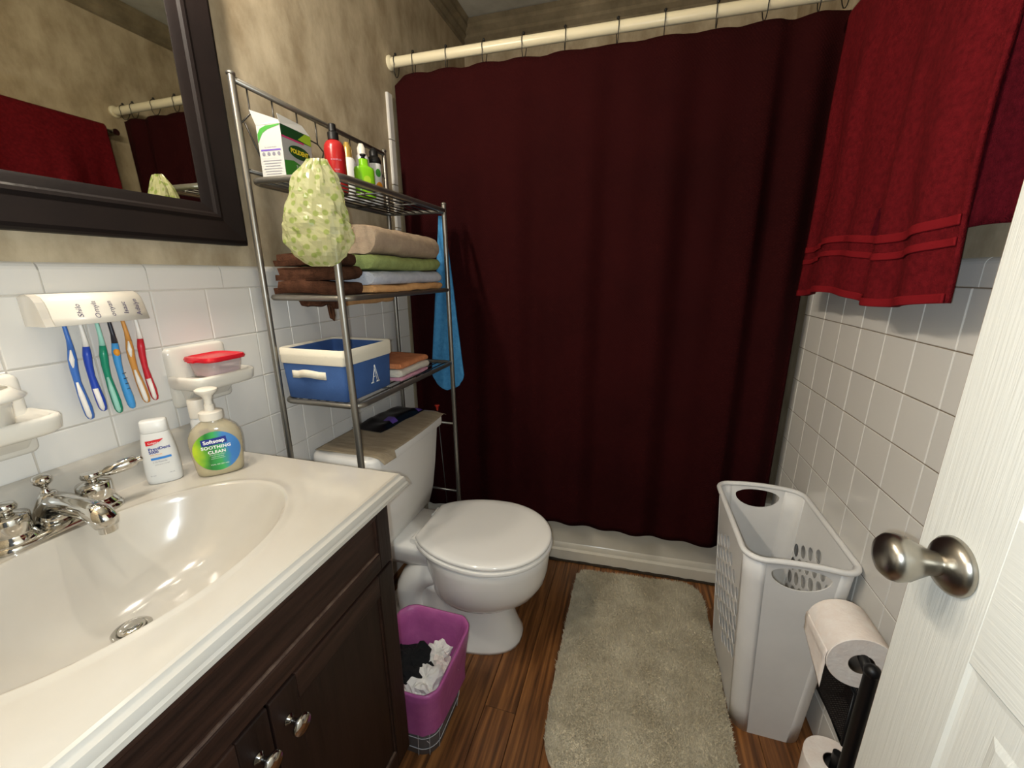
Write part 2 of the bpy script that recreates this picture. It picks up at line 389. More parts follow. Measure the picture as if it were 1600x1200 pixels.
for k in range(0, 12):
    y = jr - (k + .5) * CL
    if y - CL / 2 < NEAR: continue
    link('cap_tile', capm, wr, (W, y, ZT + .001), (0, 0, PI))
# vertical bullnose strip on the left wall beside the curtain
vs_mesh = (lambda mb: mb.mesh('trim_tile', 'tile'))(MB().loft([[(-.012, -.022, z), (-.003, -.022, z), (0, -.018, z), (0, .008, z), (-.003, .013, z), (-.012, .015, z)] for z in (-.0755, .0755)]))
k = 0; z = ZT + CAPH + .002
while z < 1.86:
    link('trim_tile', vs_mesh, wl, (0, -.05, z + .077)); z += .1545
# crown mouldings
prof = [(0, 0), (.012, .004), (.012, .016), (.03, .03), (.03, .044), (.052, .062), (.052, .078), (.07, .092), (0, .095)]
struct('trim_1', MB().loft([[(x, BACK - d, CEIL - .095 + h) for d, h in prof] for x in (-.009, W + .009)]), 'crown')
struct('trim_2', MB().loft([[(-.009 + d * .8, y, CEIL - .085 + h * .9) for d, h in prof] for y in (NEAR, BACK)]), 'crown')
struct('trim_3', MB().loft([[(W + .009 - d * .8, y, CEIL - .085 + h * .9) for d, h in prof] for y in (NEAR, BACK)]), 'crown')

# ------------------------------------------------------------------ door (open 90 degrees, leaf parallel to the right wall)
DX, DE, DH = 1.275, -1.003, 2.03; DHY = DE - .711
door = struct('door_1', MB().box((DX + .004, DHY, .012), (DX + .034, DE, DH)), 'door_paint')
part(door, 'door_edge', MB().box((DX + .0005, DE - .002, .012), (DX + .0345, DE + .0006, DH)), 'door_edge')
def frame_piece(y0, y1, z0, z1, name, m): part(door, name, MB().box((DX, y0, z0), (DX + .006, y1, z1)), m, bev=.0006, seg=1)
st = .110; midw = .10; ycm = (DHY + DE) / 2
frame_piece(DE - st, DE, .012, DH, 'stile', 'door_paint'); frame_piece(DHY, DHY + st, .012, DH, 'stile', 'door_paint')
rows = [(.25, .841), (1.013, 1.60), (1.70, 1.91)]
frame_piece(DHY + st, DE - st, .012, .25, 'rail', 'door_paint_rail'); frame_piece(DHY + st, DE - st, .841, 1.013, 'rail', 'door_paint_rail')
frame_piece(DHY + st, DE - st, 1.60, 1.70, 'rail', 'door_paint_rail'); frame_piece(DHY + st, DE - st, 1.91, DH, 'rail', 'door_paint_rail')
for z0, z1 in rows:
    frame_piece(ycm - midw / 2, ycm + midw / 2, z0, z1, 'mullion', 'door_paint')
    for y0, y1 in ((ycm + midw / 2, DE - st), (DHY + st, ycm - midw / 2)):
        q = lambda i, x: [(x, y0 + i, z0 + i), (x, y1 - i, z0 + i), (x, y1 - i, z1 - i), (x, y0 + i, z1 - i)]
        part(door, 'panel', MB().loft([q(0, DX), q(.003, DX + .003), q(.010, DX + .004), q(.016, DX + .0075), q(.028, DX + .008), q(.052, DX + .0015)], cap0=False), 'door_paint')
kn = part(door, 'door_knob', MB().lathe([(.001, -.072), (.012, -.0715), (.021, -.069), (.0262, -.063), (.0275, -.056), (.0255, -.047), (.020, -.037), (.0155, -.028), (.0135, -.020), (.0135, -.006)], 32, (DX, -1.063, .922), 'x'), 'nickel', smooth=True, label='brushed nickel door knob')
part(kn, 'rose', MB().lathe([(.0325, 0), (.0335, -.002), (.0325, -.006), (.028, -.011), (.020, -.015), (.0138, -.018), (.001, -.018)], 36, (DX, -1.063, .922), 'x'), 'nickel', smooth=True)

# ------------------------------------------------------------------ bathtub and curtain
TA = math.radians(2.2)
tub = thing('bathtub', 'white bathtub apron showing under the hem of the burgundy curtain', 'bathtub', (W / 2 + .15, 0.003, 0), TA)
x0, x1 = -.86, .60
mb = MB(); pr = [(.05, .0), (.0, .0), (.0, .052), (.008, .06), (.010, .075), (.016, .083), (.018, .33), (.012, .352), (.012, .375), (.02, .385), (.07, .385), (.095, .37), (.14, .12), (.2, .08)]
mb.loft([[(x, y, z) for y, z in pr] for x in (x0, x1)], False, False, close=False)
part(tub, 'apron', mb, 'tub_enamel', smooth=True, autos=35)
part(tub, 'grime_line', MB().tube([(x0 + (x1 - x0) * t / 60, -.004 + .004 * nz((t, 0, 0), .7), .003) for t in range(61)], [.006 + .003 * nz((t, 3, 0), .9) for t in range(61)], 6), 'grime', label='dark stained caulk line at the floor')
RODY, RODZ, RR = -.03, 1.985, .0165
rod = thing('shower_rod', 'cream white shower curtain rod spanning the tub alcove under the ceiling', 'curtain rod', (0, RODY, RODZ))
part(rod, 'tube', MB().tube([(0, 0, .004), (W, 0, -.006)], RR, 18), 'rod', smooth=True, autos=50)
part(rod, 'end_flange', MB().lathe([(.024, 0), (.024, .006), (.020, .010), (RR, .012)], 20, (-.008, 0, .004), 'x'), 'rod', smooth=True, autos=40)
part(rod, 'end_flange', MB().lathe([(.024, 0), (.024, -.006), (.020, -.010), (RR, -.012)], 20, (W + .008, 0, -.006), 'x'), 'rod', smooth=True, autos=40)
ringpx = [613, 646, 697, 757, 819, 883, 965, 1039, 1121, 1196, 1281, 1322]
ringx = [at(px, 97 - (px - 605) * .1459, 'y', RODY).x for px in ringpx]
ringx = [max(.02, min(W - .04, x)) for x in ringx]
ordn = ['first', 'second', 'third', 'fourth', 'fifth', 'sixth', 'seventh', 'eighth', 'ninth', 'tenth', 'eleventh', 'twelfth']
for k, x in enumerate(ringx):
    rt = thing('curtain_ring', 'black shower curtain hook, %s from the left end of the rod' % ordn[k], 'curtain ring', (x, RODY, RODZ), random.uniform(-.25, .25), 'black shower curtain hooks along the rod')
    zo = .004 - .010 * x / W; pts = []
    for i in range(15):
        a = math.radians(-60 + 300 * i / 14); pts.append((.002 * math.sin(i), math.sin(a) * (RR + .005) * -1, zo + math.cos(a) * (RR + .0045)))
    part(rt, 'hook', MB().tube([(0, -.012, -.044), (0, -.018, -.030)] + [(0, (RR + .0035) * -math.cos(math.radians(a)), zo + (RR + .0035) * math.sin(math.radians(a))) for a in range(-30, 215, 20)] + [(0, .011, -.031), (0, .003, -.043), (0, -.006, -.047), (0, -.012, -.044)], .0014, 6), 'ring', smooth=True)
    part(rt, 'bead', MB().ball((0, -.004, zo + RR + .006), .0048, 10), 'ring', smooth=True)
# curtain
def cur(u, v):
    x = .010 + u * 1.412
    ph = u * 1.0
    # pleats: stronger at top between rings, soft lower down
    sw = math.sin(u * 2 * PI * 11.0 + .8) * (.006 + .004 * v) + math.sin(u * 2 * PI * 5.3 + 1.1) * (.008 + .009 * v) + .010 * nz((u * 7, v * .8, 0), 1.0, 3)
    if u > .88: sw += math.sin((u - .88) / .12 * PI * 2.6) * .022 * (1 - .35 * v)
    d = min(abs(x - rx) for rx in ringx); gaps = min(d / .055, 1)
    ztop = 1.944 - .010 * u - .005 * gaps ** 2 + (.0 if u > .03 else -.03 * (1 - u / .03))
    zb = .215 - .010 * math.sin(u * 2 * PI * 5.3 + 1.0) - .006 * math.sin(u * 2 * PI * 11)
    z = ztop + (zb - ztop) * v
    y = RODY - .008 + sw * min(1, .35 + v * 2.2) - .006 * v
    return (x, y, z)
single('shower_curtain', MB().grid(cur, 220, 70), 'curtain', 'dark burgundy waffle-weave shower curtain hanging from black hooks', 'shower curtain', smooth=True, solid=.002)

# ================================================================== LARGE OBJECTS
# ------------------------------------------------------------------ vanity cabinet
CZ = .862; CF = .478; CY0, CY1 = -1.590, -.936
VF = .462; VY0, VY1 = -1.573, -.953
van = thing('vanity_cabinet', 'dark espresso wood vanity cabinet under the cream sink top', 'cabinet', (0, 0, 0))
part(van, 'carcass', MB().box((.01, VY0, .13), (VF - .02, VY0 + .016, CZ - .036)).box((.01, VY1 - .016, .13), (VF - .02, VY1, CZ - .036)).box((.01, VY0 + .016, .13), (VF - .02, VY1 - .016, .146)).box((VF - .034, VY0 + .016, .146), (VF - .02, VY1 - .016, CZ - .036)).box((.01, VY0 + .02, 0), (VF - .07, VY1 - .004, .13)), 'vanity_wood_upright')
def panel_front(parent, name, y0, y1, z0, z1, fx, m, fr=.048, mf=None, handle=None):
    o = part(parent, name, MB().box((fx - .018, y0, z0), (fx - .006, y1, z1)), m)
    for nm, a in (('stile', (y0, y0 + fr, z0, z1)), ('stile', (y1 - fr, y1, z0, z1)), ('rail', (y0 + fr, y1 - fr, z0, z0 + fr)), ('rail', (y0 + fr, y1 - fr, z1 - fr, z1))):
        part(o, nm, MB().box((fx - .014, a[0], a[2]), (fx, a[1], a[3])), 'vanity_wood_upright' if nm == 'stile' else 'vanity_wood', bev=.002)
    ly0, ly1, lz0, lz1 = y0 + fr, y1 - fr, z0 + fr, z1 - fr; q = .004
    for a, b in (((ly0, lz0), (ly1, lz0)), ((ly0, lz1), (ly1, lz1)), ((ly0, lz0), (ly0, lz1)), ((ly1, lz0), (ly1, lz1))):
        part(o, 'moulding', MB().tube([(fx - .0055, a[0], a[1]), (fx - .0055, b[0], b[1])], .0035, 6), 'worn_edge' if a[1] == b[1] and a[1] == lz0 else 'vanity_wood')
    return o
panel_front(van, 'drawer_front', VY0, VY1, .676, .828, VF, 'vanity_wood', fr=.037)
DZ0, DZ1 = .152, .670; ymid = (VY0 + VY1) / 2
d1 = panel_front(van, 'door', ymid + .0015, VY1, DZ0, DZ1, VF, 'vanity_wood_upright')
d2 = panel_front(van, 'door', VY0, ymid - .0015, DZ0, DZ1, VF, 'vanity_wood_upright')
for d, y in ((d1, ymid + .026), (d2, ymid - .026)):
    part(d, 'knob', MB().lathe([(.0085, 0), (.0085, .002), (.005, .004), (.0045, .014), (.009, .018), (.0145, .021), (.0155, .024), (.014, .027), (.001, .0275)], 20, (VF, y, .612), 'x'), 'chrome', smooth=True, label='round chrome knob with pale face')
part(van, 'worn_strip', MB().box((VF - .004, VY1 - .0012, .63), (VF - .0005, VY1 + .0006, .826)), 'worn_edge')

# ------------------------------------------------------------------ sink top with integral oval basin
BX, BY, BA, BB = .257, -1.262, .158, .226
sink = thing('sink_top', 'cream cultured marble sink top with oval basin', 'sink', (0, 0, 0))
N = 96; angs = sorted([2 * PI * k / N for k in range(N)] + [math.atan2(sy - BY, sx - BX) % (2 * PI) for sx in (.0, CF) for sy in (CY0, CY1)])
def rectpt(a):
    dx, dy = math.cos(a), math.sin(a); t = 1e9
    if dx > 1e-9: t = min(t, (CF - BX) / dx)
    if dx < -1e-9: t = min(t, (0.0 - BX) / dx)
    if dy > 1e-9: t = min(t, (CY1 - BY) / dy)
    if dy < -1e-9: t = min(t, (CY0 - BY) / dy)
    return (BX + dx * t, BY + dy * t)
secs = [[(*rectpt(a), CZ) for a in angs]]
def ell(a, s_, z, sh=0):
    # polar radius of ellipse so that rays stay aligned
    r = s_ / math.sqrt((math.cos(a) / BA) ** 2 + (math.sin(a) / BB) ** 2); return (BX - sh + r * math.cos(a), BY + r * math.sin(a), z)
prof = [(1.09, 0), (1.05, -.0005), (1.02, .002), (1.0, .0018), (.985, -.002), (.96, -.012), (.90, -.036), (.80, -.068), (.68, -.094), (.55, -.112), (.40, -.124), (.25, -.131), (.14, -.134), (.10, -.136)]
secs += [[ell(a, s_, CZ + h, .04 * max(0, 1 - s_) ** 1.2) for a in angs] for s_, h in prof]
part(sink, 'basin', MB().loft(secs, False, True), 'marble', smooth=True, autos=50)
# moulded edge running along front and right side
ep = [(0, 0), (.004, -.0015), (.0055, -.006), (.0065, -.0075), (.0105, -.010), (.0125, -.016), (.0125, -.021), (.0155, -.024), (.0155, -.031), (.012, -.034), (-.03, -.034)]
path = [(CF, CY0, 0), (CF, CY1, 1), (0.0, CY1, 2)]
secs = [[(CF + d, CY0, CZ + h) for d, h in ep], [(CF + d, CY1 + d, CZ + h) for d, h in ep], [(0, CY1 + d, CZ + h) for d, h in ep]]
part(sink, 'moulded_edge', MB().loft(secs, True, True, close=False), 'marble', smooth=True, autos=30)
bsp = [(.002, -.006), (.030, -.006), (.022, .004), (.0185, .016), (.0175, .058), (.0155, .066), (.012, .0705), (.007, .0725), (.002, .073)]
part(sink, 'backsplash', MB().loft([[(x, y, CZ + z) for x, z in bsp] for y in (CY0, CY1 + .004)]), 'marble', smooth=True, autos=35)
dr = part(sink, 'drain', MB().lathe([(.024, .0), (.0245, .003), (.022, .005), (.0175, .004), (.0165, .001)], 28, (BX - .04, BY, CZ - .134)), 'chrome', smooth=True)
part(dr, 'stopper', MB().lathe([(.0165, .001), (.0165, .006), (.014, .0085), (.006, .0095), (.0001, .0095)], 24, (BX - .04, BY, CZ - .134)), 'chrome', smooth=True)

# ------------------------------------------------------------------ faucet
FY = -1.236; FX = .062
fc = thing('faucet', 'chrome two-handle faucet at the back of the cream sink', 'faucet', (FX, FY, CZ))
mb = MB(); secs = []
for ins, z in ((.0, 0), (0, .006), (.003, .010), (.008, .0125)):
    secs.append(rrect(-.028 + ins, .028 - ins, -.082 + ins, .082 - ins, .027 - ins, z, 8))
part(fc, 'base_plate', mb.loft(secs), 'chrome', smooth=True, autos=45)
for s_ in (1, -1):
    y = .051 * s_
    hb = part(fc, 'handle', MB().lathe([(.0275, .010), (.0275, .013), (.0245, .018), (.0225, .021), (.0220, .0225), (.0225, .0235), (.0225, .047), (.0215, .0485), (.012, .052), (.008, .053), (.0075, .055), (.0125, .058), (.0135, .062), (.0115, .067), (.001, .069)], 8 if False else 28, (0, y, 0)), 'chrome', smooth=True, autos=50)
    a = math.radians(68 if s_ > 0 else -68); dx, dy = math.cos(a), math.sin(a)
    L_ = [(.006, .0050, .061), (.016, .0065, .0615), (.019, .0085, .062), (.030, .0105, .0635), (.044, .0115, .066), (.056, .0095, .068), (.060, .0045, .0685), (.062, .0055, .069), (.066, .0055, .0695), (.068, .002, .070)]
    part(hb, 'lever', MB().tube([(dx * d, y + dy * d, z) for d, r, z in L_], [r for d, r, z in L_], 14), 'chrome', smooth=True)
sp = [(-.012, .012, .020), (-.004, .030, .021), (.012, .040, .019), (.035, .043, .0165), (.060, .044, .0155), (.085, .043, .0155), (.104, .038, .0165), (.112, .030, .0155), (.113, .022, .0135)]
part(fc, 'spout', MB().tube([(x, 0, z) for x, z, r in sp], [r for x, z, r in sp], 18), 'chrome', smooth=True)
part(fc, 'spout_base', MB().lathe([(.026, .010), (.024, .022), (.0195, .034), (.015, .046), (.011, .054), (.009, .058)], 24, (-.008, 0, 0)), 'chrome', smooth=True)
part(fc, 'aerator', MB().lathe([(.0105, 0), (.0105, .012), (.001, .012)], 18, (.1125, 0, .012)), 'chrome', smooth=True, autos=40)
part(fc, 'lift_rod', MB().lathe([(.006, .054), (.007, .058), (.0045, .061), (.0035, .066), (.006, .069), (.0105, .074), (.0115, .080), (.009, .085), (.001, .087)], 18, (-.012, 0, 0)), 'chrome', smooth=True)

# ------------------------------------------------------------------ mirror
MY0, MY1, MZ0, MZ1 = -1.72, -.776, 1.311, 1.885; FW = .084
mir = thing('mirror', 'large wall mirror in a wide dark brown wooden frame', 'mirror', (-.009, 0, 0))
part(mir, 'glass', MB().box((.008, MY0 + FW - .012, MZ0 + FW - .012), (.016, MY1 - FW + .012, MZ1 - FW + .012)), 'mirror')
fp = [(0, .002), (0, .030), (.004, .036), (.010, .038), (.018, .036), (.050, .029), (.056, .031), (.062, .029), (.066, .024), (.078, .020), (FW, .017), (FW, .002)]
def rail(a, b, ca, cb, nm):     # a,b outer corners (y,z); inward normals at the mitres
    part(mir, nm, MB().loft([[(h, a[0] + ca[0] * d, a[1] + ca[1] * d) for d, h in fp], [(h, b[0] + cb[0] * d, b[1] + cb[1] * d) for d, h in fp]]), 'frame_wood', smooth=True, autos=20)
c00, c10, c11, c01 = (MY0, MZ0), (MY1, MZ0), (MY1, MZ1), (MY0, MZ1)
for a, b, ca, cb in ((c00, c10, (1, 1), (-1, 1)), (c10, c11, (-1, 1), (-1, -1)), (c11, c01, (-1, -1), (1, -1)), (c01, c00, (1, -1), (1, 1))): rail(a, b, ca, cb, 'frame_rail')
# ------------------------------------------------------------------ lamp bar above the mirror
lb = thing('wall_lamp', 'three-bulb metal lamp bar on the wall above the mirror', 'lamp', (0, 0, 0))
part(lb, 'backplate', MB().box((-.009, -1.62, 2.07), (.02, -.90, 2.15)), 'lamp_metal', bev=.004)
for bx_, by_ in BULBS:
    ar = part(lb, 'arm', MB().tube([(.02, by_, 2.11), (.09, by_, 2.115), (.125, by_, 2.10), (.13, by_, 2.075)], .008, 10), 'lamp_metal', smooth=True)
    part(ar, 'shade', MB().loft([[(.13 + r * math.cos(2 * PI * k / 24), by_ + r * math.sin(2 * PI * k / 24), z) for k in range(24)] for r, z in ((.016, 2.08), (.026, 2.07), (.036, 2.04), (.041, 2.01), (.043, 1.99))], True, False), 'lamp_metal', smooth=True, solid=.002)

# ------------------------------------------------------------------ toilet
TC = -.447
to = thing('toilet', 'white two-piece toilet with closed round lid beside the vanity', 'toilet', (0, TC, 0))
def egg(xc, af, ab, b, z, n=40, cutx=None, pw=1.0):
    out = []
    for k in range(n):
        t = 2 * PI * k / n; c, s_ = math.cos(t), math.sin(t)
        x = xc + (af if c > 0 else ab) * math.copysign(abs(c) ** pw, c); y = b * math.copysign(abs(s_) ** pw, s_)
        if cutx is not None and x < cutx: x = cutx
        out.append((x, y, z))
    return out
secs = [egg(.505, .175, .20, .155, .300 - .105), egg(.500, .182, .22, .163, .225)]
bowl = [(.40, .10, .10, .080, .165), (.435, .13, .14, .108, .175), (.455, .170, .17, .137, .195), (.470, .192, .19, .158, .225), (.480, .203, .20, .170, .262), (.485, .206, .215, .178, .300), (.487, .208, .225, .183, .345), (.488, .208, .23, .185, .372), (.488, .204, .23, .181, .380)]
part(to, 'bowl', MB().loft([egg(a, b, c, d, z) for a, b, c, d, z in bowl]), 'ceramic', smooth=True)
# back deck that carries the tank
secs = [rrect(.03, .34, -w_, w_, .04, z, 6) for w_, z in ((.085, .285), (.100, .31), (.112, .345), (.116, .370), (.110, .378))]
part(to, 'deck', MB().loft(secs), 'ceramic', smooth=True, autos=60)
ped = [(.36, .245, .25, .118, 0), (.36, .245, .25, .118, .012), (.36, .236, .24, .108, .03), (.36, .222, .23, .098, .07), (.36, .208, .215, .089, .12), (.37, .196, .20, .090, .165), (.39, .185, .19, .098, .20), (.42, .18, .18, .115, .24)]
part(to, 'pedestal', MB().loft([egg(a, b, c, d, z, pw=.8) for a, b, c, d, z in ped]), 'ceramic', smooth=True)
tp_ = [(.40, .26, .055), (.33, .275, .062), (.26, .25, .065), (.215, .19, .066), (.215, .12, .066), (.25, .06, .062), (.27, .02, .055)]
for s_ in (-1, 1):
    part(to, 'trapway', MB().tube([(x, s_ * .058, z) for x, z, r in tp_], [r * .9 for x, z, r in tp_], 16), 'ceramic', smooth=True, sub=1)
part(to, 'foot', MB().loft([rrect(.09, .36, -w_, w_, .05, z, 6) for w_, z in ((.120, 0), (.120, .03), (.112, .045), (.09, .055))]), 'ceramic', smooth=True, autos=50)
for s_ in (-1, 1): part(to, 'bolt_cap', MB().lathe([(.014, 0), (.014, .008), (.009, .016), (.001, .019)], 14, (.27, s_ * .108, .045)), 'plastic_white', smooth=True)
seat = lambda g, z: egg(.495, .207 - g, .27 - g, .188 - g, z, 56, .268 + g * .5)
part(to, 'seat', MB().loft([seat(.008, .380), seat(-.001, .384), seat(-.003, .390), seat(-.001, .3955), seat(.008, .3985)]), 'ceramic', smooth=True, autos=40)
part(to, 'lid', MB().loft([seat(.010, .3985), seat(.002, .4025), seat(.000, .409), seat(.003, .4145), seat(.010, .4165), seat(.030, .4178), seat(.036, .4172)]), 'ceramic', smooth=True, autos=60)
for s_ in (-1, 1):
    part(to, 'hinge', MB().tube([(.256, s_ * .078 - .020, .390), (.256, s_ * .078 + .020, .390)], .0105, 12), 'ceramic', smooth=True, autos=50)
secs = []
for z, xf, hw in ((.375, .175, .175), (.385, .185, .185), (.45, .198, .196), (.55, .208, .206), (.65, .215, .214), (.692, .218, .217)):
    q = []
    for p in rrect(.014, xf, -hw, hw, .035, z, 6): q.append((p[0] + (.012 * (1 - (p[1] / hw) ** 2) if p[0] > .1 else 0), p[1], z))
    secs.append(q)
part(to, 'tank', MB().loft(secs), 'ceramic', smooth=True, autos=50)
secs = []
for ins, z in ((.012, .690), (.002, .694), (0, .702), (0, .722), (.003, .730), (.010, .7345)):
    q = []
    for p in rrect(.008 + ins, .232 - ins, -.236 + ins, .236 - ins, .045 - ins, z, 6): q.append((p[0] + (.012 * (1 - (p[1] / .236) ** 2) if p[0] > .1 else 0), p[1], z))
    secs.append(q)
part(to, 'tank_lid', MB().loft(secs), 'ceramic', smooth=True, autos=50)
# cloth mat over the tank lid
def tcl(u, v):
    y = -.206 + .442 * u; x = .016 + .222 * v + .012 * v * (1 - (y / .236) ** 2)
    z = .7362 + .0008 * nz((x, y, 0), 40)
    if v > .86 : z -= (v - .86) / .14 * .004
    if v > .9 and u < .14: x += .012; z -= .016 * (v - .9) / .1 
    if u > .94: z -= (u - .94) / .06 * .012
    return (x, y + TC, z)
single('tank_mat', MB().grid(tcl, 40, 24), 'tank_cloth', 'thin beige ribbed cloth laid over the toilet tank lid', 'cloth', smooth=True, solid=.0012, offset=1)
# wipes packet on the tank
wp = thing('wipes_packet', 'crumpled black wipes packet with purple tabs on the toilet tank', 'packet', (.085, -.352, .7385), math.radians(-6))
def wpk(top):
    def fn(u, v):
        x = -.062 + .124 * v; y = -.13 + .255 * u
        e = min(1, min(u, 1 - u) / .14) * min(1, min(v, 1 - v) / .16)
        z = .001 + (.014 * e + .006 * nz((x, y, 0), 22, 5) * e + (.006 * abs(nz((x, y, 1), 14)) if top else 0)) * (1 if top else .05)
        return (x + .006 * nz((u, 0, 0), 3), y, max(z, .0006))
    return fn
part(wp, 'pouch', MB().grid(wpk(True), 30, 16).grid(wpk(False), 30, 16), 'wipes', smooth=True)
f_ = wpk(True)
def wpat(u0, u1, v0, v1): return MB().grid(lambda a, b: tuple(Vector(f_(u0 + (u1 - u0) * a, v0 + (v1 - v0) * b)) + Vector((0, 0, .0012))), 8, 6)
part(wp, 'printed_tab', wpat(.27, .40, .62, .95), 'purple_print', smooth=True); part(wp, 'printed_tab', wpat(.86, .97, .72, .97), 'purple_print', smooth=True)
# thin drain stick behind the tank
ds = thing('drain_stick', 'thin dark stick with red tip standing behind the toilet tank', 'stick', (.18, -.15, 0))
p0 = at(683, 634, 'y', -.15); p1 = at(700, 800, 'y', -.15)
k_ = p0.z / (p0.z - p1.z); low = p0 + (p1 - p0) * k_
part(ds, 'shaft', MB().tube([low - ds.location, p0 - ds.location], .0022, 8), 'wire', smooth=True)
part(ds, 'red_tip', MB().lathe([(.003, -.02), (.005, -.012), (.006, -.004), (.010, 0), (.010, .004), (.001, .005)], 12, tuple(p0 - ds.location)), 'snake_red', smooth=True)

# ------------------------------------------------------------------ over-toilet rack
RX0, RX1, RY0, RY1 = .030, .250, -.757, -.175
rk = thing('shelf_rack', 'tall grey metal three-tier rack standing over the toilet', 'rack', (0, 0, 0))
SH = [1.455, 1.190, .922]; PR = .0085
tops = {(0, 0): 1.672, (0, 1): 1.665, (1, 0): 1.472, (1, 1): 1.482}
for a, x in enumerate((RX0, RX1)):
    for b, y in enumerate((RY0, RY1)):
        lean = .012 if a else 0
        p = part(rk, 'post', MB().tube([(x + lean, y, 0), (x, y, tops[(a, b)] - .004)], PR if a else PR * .9, 12), 'steel', smooth=True, autos=50)
        part(p, 'post_cap', MB().lathe([(PR + .001, 0), (PR + .001, .004), (PR * .6, .008), (.001, .009)], 12, (x, y, tops[(a, b)] - .005)), 'steel', smooth=True)
for z in SH:
    pth = []
    for p in rrect(RX0, RX1 + .012, RY0 + .008, RY1 - .008, .03, z, 5): pth.append(p)
    sf = part(rk, 'shelf_frame', MB().tube(pth, .0072, 10, closed=True), 'steel', smooth=True)
    for k in range(1, 8):
        x = RX0 + (RX1 + .012 - RX0) * k / 8
        part(sf, 'shelf_wire', MB().tube([(x, RY0 + .01, z - .001), (x, RY1 - .01, z - .001)], .0022, 6), 'wire', smooth=True)
    for y in (RY0 + .2, RY1 - .2): part(sf, 'cross_wire', MB().tube([(RX0, y, z - .0045), (RX1 + .01, y, z - .0045)], .0026, 6), 'wire', smooth=True)
part(rk, 'top_rail', MB().tube([(RX0, RY0, 1.660), (RX0, RY1, 1.652)], .0068, 10), 'steel', smooth=True)
part(rk, 'back_rail', MB().tube([(RX0, RY0, 1.478), (RX0, RY1, 1.478)], .005, 8), 'wire', smooth=True)
for z in (.672, .374):
    part(rk, 'side_rung', MB().tube([(RX0, RY1, z), (RX1 + .008, RY1, z)], .0052, 8), 'steel', smooth=True)
    part(rk, 'side_rung', MB().tube([(RX0, RY0, z), (RX1 + .008, RY0, z)], .0052, 8), 'steel', smooth=True)
cells = 4; cw = (RY1 - RY0) / cells
for k in range(cells):          # honeycomb of bent wires in the upper back
    y0 = RY0 + k * cw; zt, zb = 1.654, 1.480; zc = 1.568
    lw = MB()
    for pts in ([(y0 + cw * .25, zt), (y0 + cw * .25, zc + .035), (y0, zc)], [(y0 + cw * .25, zc + .035), (y0 + cw * .72, zc + .028), (y0 + cw, zc)], [(y0 + cw * .12, zc + .012), (y0 + cw * .45, zb)], [(y0 + cw * .86, zc + .012), (y0 + cw * .55, zb)], [(y0 + cw * .72, zc + .028), (y0 + cw * .72, zt)]):
        lw.tube([(RX0, a, b) for a, b in pts], .0019, 6)
    part(rk, 'lattice_wire', lw, 'wire', smooth=True)

# ------------------------------------------------------------------ hamper
HT = .572
hp = thing('laundry_hamper', 'tall white plastic laundry hamper with pierced sides against the tiled wall', 'laundry basket', (1.335, -.39, 0))
tx0, tx1, ty0, ty1 = -.120, .118, -.205, .185; bx0, bx1, by0, by1 = -.082, .090, -.182, .165; HR = .042
top = rrect(tx0, tx1, ty0, ty1, HR, HT, 6); bot = rrect(bx0, bx1, by0, by1, HR * .9, 0.0, 6)
lerp = lambda a, b, t: tuple(a[i] + (b[i] - a[i]) * t for i in range(3))
n6 = 7
for c in range(4):              # rounded corners
    ct = top[c * n6:(c + 1) * n6]; cb = bot[c * n6:(c + 1) * n6]
    part(hp, 'corner', MB().grid(lambda u, v: lerp(cb[round(u * 6)], ct[round(u * 6)], v), 6, 8), 'plastic_white', smooth=True, solid=.0028, offset=0)
def bil(A, B, C_, D): return lambda u, v: lerp(lerp(A, B, u), lerp(C_, D, u), v)   # A,B bottom; C,D top
sides = []
for c in range(4):
    i0 = c * n6 + 6; i1 = ((c + 1) % 4) * n6
    sides.append(bil(bot[i0], bot[i1], top[i0], top[i1]))
# sides: 0 = back (+y), 1 = left (-x), 2 = front (-y), 3 = right (+x)
def pierced(fn, ncol=7, nrow=12):
    mb = MB(); cwid = 1 / ncol; rh = 1 / nrow; H = []
    for c in range(ncol):
        stag = (c % 2) * .5; ext = abs(c - (ncol - 1) / 2) / ((ncol - 1) / 2)
        r_lo, r_hi = 2.2 + 2.0 * ext, nrow - 1.3 - 1.8 * ext
        edges = [0] + [(r + stag) * rh for r in range(1, nrow)] + [1]
        for a, b in zip(edges[:-1], edges[1:]):
            mid = (a + b) / 2 / rh; u0, u1 = c * cwid, (c + 1) * cwid
            if r_lo < mid < r_hi and c not in (-1,):
                cu, cv, ru, rv = (u0 + u1) / 2, (a + b) / 2, cwid * .42, (b - a) * .42
                m = 16; inner = []; outer = []
                for k in range(m):
                    t = 2 * PI * k / m; cc, ss = math.cos(t), math.sin(t); q = max(abs(cc), abs(ss))
                    outer.append(fn(cu + cc / q * (u1 - u0) / 2, cv + ss / q * (b - a) / 2))
                    inner.append(fn(cu + ru * cc, cv + rv * ss))
                mb.loft([outer, inner], False, False)
            else:
                mb.add([fn(u0, a), fn(u1, a), fn(u1, b), fn(u0, b)], [(0, 1, 2, 3)])
    return mb
part(hp, 'side_panel', pierced(sides[1]), 'plastic_white', solid=.0014, offset=0); part(hp, 'side_panel', pierced(sides[3]), 'plastic_white', solid=.0014, offset=0)
